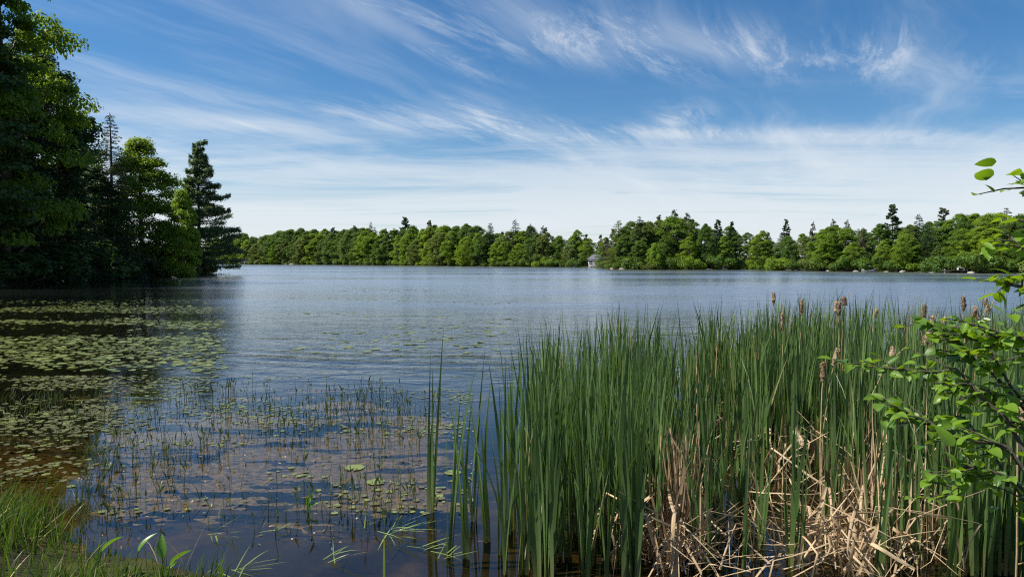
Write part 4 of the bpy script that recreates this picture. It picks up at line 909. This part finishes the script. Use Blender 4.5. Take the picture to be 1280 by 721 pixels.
# ============================================================ the near shrub at the right
def shrub():
    r = np.random.default_rng(77); base = Vector((2.35, 2.35, .1)); e = tag(ob('alder_shrub', None, None, base), 'bright green leafy shrub reaching in from the right edge over the reeds', 'shrub')
    LM = [mesh('leaf', *(lambda a: (a[0], [a[1]]))(spade_leaf(1, w, c, fo, 7)), MT['shrub'], True) for w, c, fo in ((.68, .25, .25), (.78, .4, .12), (.6, .1, .45), (.72, .55, .3))]
    BR = [[(1330, 640, 2.15), (1255, 520, 2.25), (1190, 462, 2.35), (1120, 462, 2.4), (1062, 457, 2.45)], [(1320, 560, 2.3), (1245, 470, 2.35), (1190, 420, 2.4), (1150, 400, 2.45)], [(1330, 500, 2.2), (1280, 440, 2.3), (1225, 408, 2.35), (1180, 425, 2.4)],
          [(1330, 640, 2.1), (1260, 560, 2.15), (1200, 545, 2.2), (1155, 525, 2.25), (1120, 505, 2.3)], [(1340, 680, 2.0), (1270, 600, 2.05), (1210, 580, 2.1), (1192, 625, 2.1)], [(1345, 340, 2.0), (1310, 262, 2.0), (1292, 236, 2.0), (1276, 222, 2.0)],
          [(1340, 430, 2.0), (1300, 380, 2.0), (1270, 350, 2.0), (1252, 348, 2.0)], [(1345, 380, 2.0), (1300, 330, 2.0), (1262, 298, 2.05)], [(1330, 560, 2.2), (1280, 500, 2.25), (1240, 445, 2.3), (1215, 400, 2.35)], [(1330, 620, 2.2), (1270, 520, 2.25), (1235, 490, 2.3), (1165, 478, 2.35)],
          [(1340, 700, 2.3), (1290, 640, 2.35), (1240, 560, 2.4), (1205, 520, 2.4)], [(1340, 480, 2.1), (1300, 430, 2.1), (1262, 420, 2.15), (1230, 440, 2.2)]]
    cnt = 0; extra = MB(); LV = [spade_leaf(1, w, c, fo, 7) for w, c, fo in ((.68, .25, .25), (.78, .4, .12), (.6, .1, .45), (.72, .55, .3))]
    def leaf(loc, rot, sz):
        nonlocal cnt
        q = int(r.integers(4)); sz *= .70
        if cnt < 292: cnt += 1; ob('leaf', LM[q], e, loc, rot, sz)
        else:
            from mathutils import Euler
            Mx = np.array(Euler(rot).to_matrix()); extra.add(LV[q][0] * sz @ Mx.T + np.array(loc), LV[q][1])
    for bi, br in enumerate(BR):
        p = [Vector(P(*q)) - base for q in br]; root = Vector((r.normal(0, .06), r.normal(0, .06), -.1)); k = p[0]
        path = [root, (root + k) * .5 + Vector((.06, 0, .1)), *p]
        pts = []
        for i in range(len(path) - 1):
            for t in (0, .33, .66): pts.append(path[i].lerp(path[i + 1], t) + Vector(r.normal(0, .006, 3)))
        pts.append(path[-1]); m = MB(); m.tube(pts, np.linspace(.011, .0016, len(pts)), 6); ob('branch', m.build('branch', MT['shrub_bark'], True), e)
        nl = 25 if bi not in (5, 6, 7) else 8; vis = pts[8:]
        for j in range(16):                                   # the boughs nearer the stems are leafy too
            q = pts[int(r.integers(3, min(12, len(pts))))] + Vector(r.normal(0, .05, 3)); Mx = np.array(Matrix.Rotation(r.random() * 6.28, 3, 'Z') @ Matrix.Rotation(r.normal(.1, .45), 3, 'X') @ Matrix.Rotation(r.normal(0, .4), 3, 'Y'))
            k_ = int(r.integers(4)); extra.add(LV[k_][0] * r.uniform(.035, .06) @ Mx.T + np.array(q), LV[k_][1])
        for j in range(nl):
            t = (j + r.random() * .6) / nl; f_ = t ** .8 * (len(vis) - 1); i0 = min(int(f_), len(vis) - 2); q = vis[i0].lerp(vis[i0 + 1], f_ - i0); d = (vis[i0 + 1] - vis[i0]).normalized()
            sgn = 1 if j % 2 else -1; az = math.atan2(d.y, d.x) + sgn * r.uniform(.5, 1.2); tl = .018 + r.random() * .05
            if r.random() < .5:                              # a short side twig carrying more leaves
                tw = Vector((cos(az), sin(az) * .6, r.uniform(-.25, .35))).normalized() * r.uniform(.06, .15); m = MB(); m.tube([q, q + tw * .5 + Vector((0, 0, .006)), q + tw], [.003, .0022, .0014], 4); ob('twig', m.build('twig', MT['shrub_bark']), e)
                for s_ in range(3):
                    leaf(q + tw * (.4 + .3 * s_), (r.normal(.05, .4), r.normal(0, .45), az - pi / 2 + (s_ - 1) * 1.1 + r.normal(0, .3)), r.uniform(.045, .075))
            leaf(q, (r.normal(-.1, .45), r.normal(0, .45), az - pi / 2 + r.normal(0, .3)), r.uniform(.045, .078))
    for px, py, D, sz, rot in [(1188, 557, 2.1, .08, (.9, .1, .3)), (1198, 582, 2.1, .06, (.8, .2, .5)), (1262, 343, 1.95, .055, (.5, 0, 1.2)), (1196, 627, 2.05, .045, (.9, .3, 2.6)), (1243, 205, 2.0, .055, (.2, .5, 1.5)), (1238, 222, 2.0, .06, (.4, .6, 2.0)), (1262, 216, 2.0, .05, (.1, -.4, -1.2))]:
        ob('leaf', LM[1], e, Vector(P(px, py, D)) - base, rot, sz)
    tag(ob('leaf_mass', extra.build('leaf_mass', MT['shrub'], True), e), kind='stuff')
shrub()

# ============================================================ labels: where a few look-alikes share one, say which of them from left to right
def finish_labels():
    by = {}
    for o in C.objects:
        if o.parent is None and o.get('label') and o.get('group') and not o.get('kind'): by.setdefault(o['label'], []).append(o)
    for lb, L in by.items():
        if not 2 <= len(L) <= 6: continue
        L.sort(key=lambda o: o.location.x / max(o.location.y, .1)); n = len(L)
        names = ['leftmost', 'rightmost'] if n == 2 else ['leftmost'] + (['middle'] if n == 3 else ['second', 'third', 'fourth', 'fifth'][:n - 2]) + ['rightmost']
        for o, w in zip(L, names):
            o['label'] = w + ' ' + lb if len(lb.split()) <= 15 else lb
finish_labels()
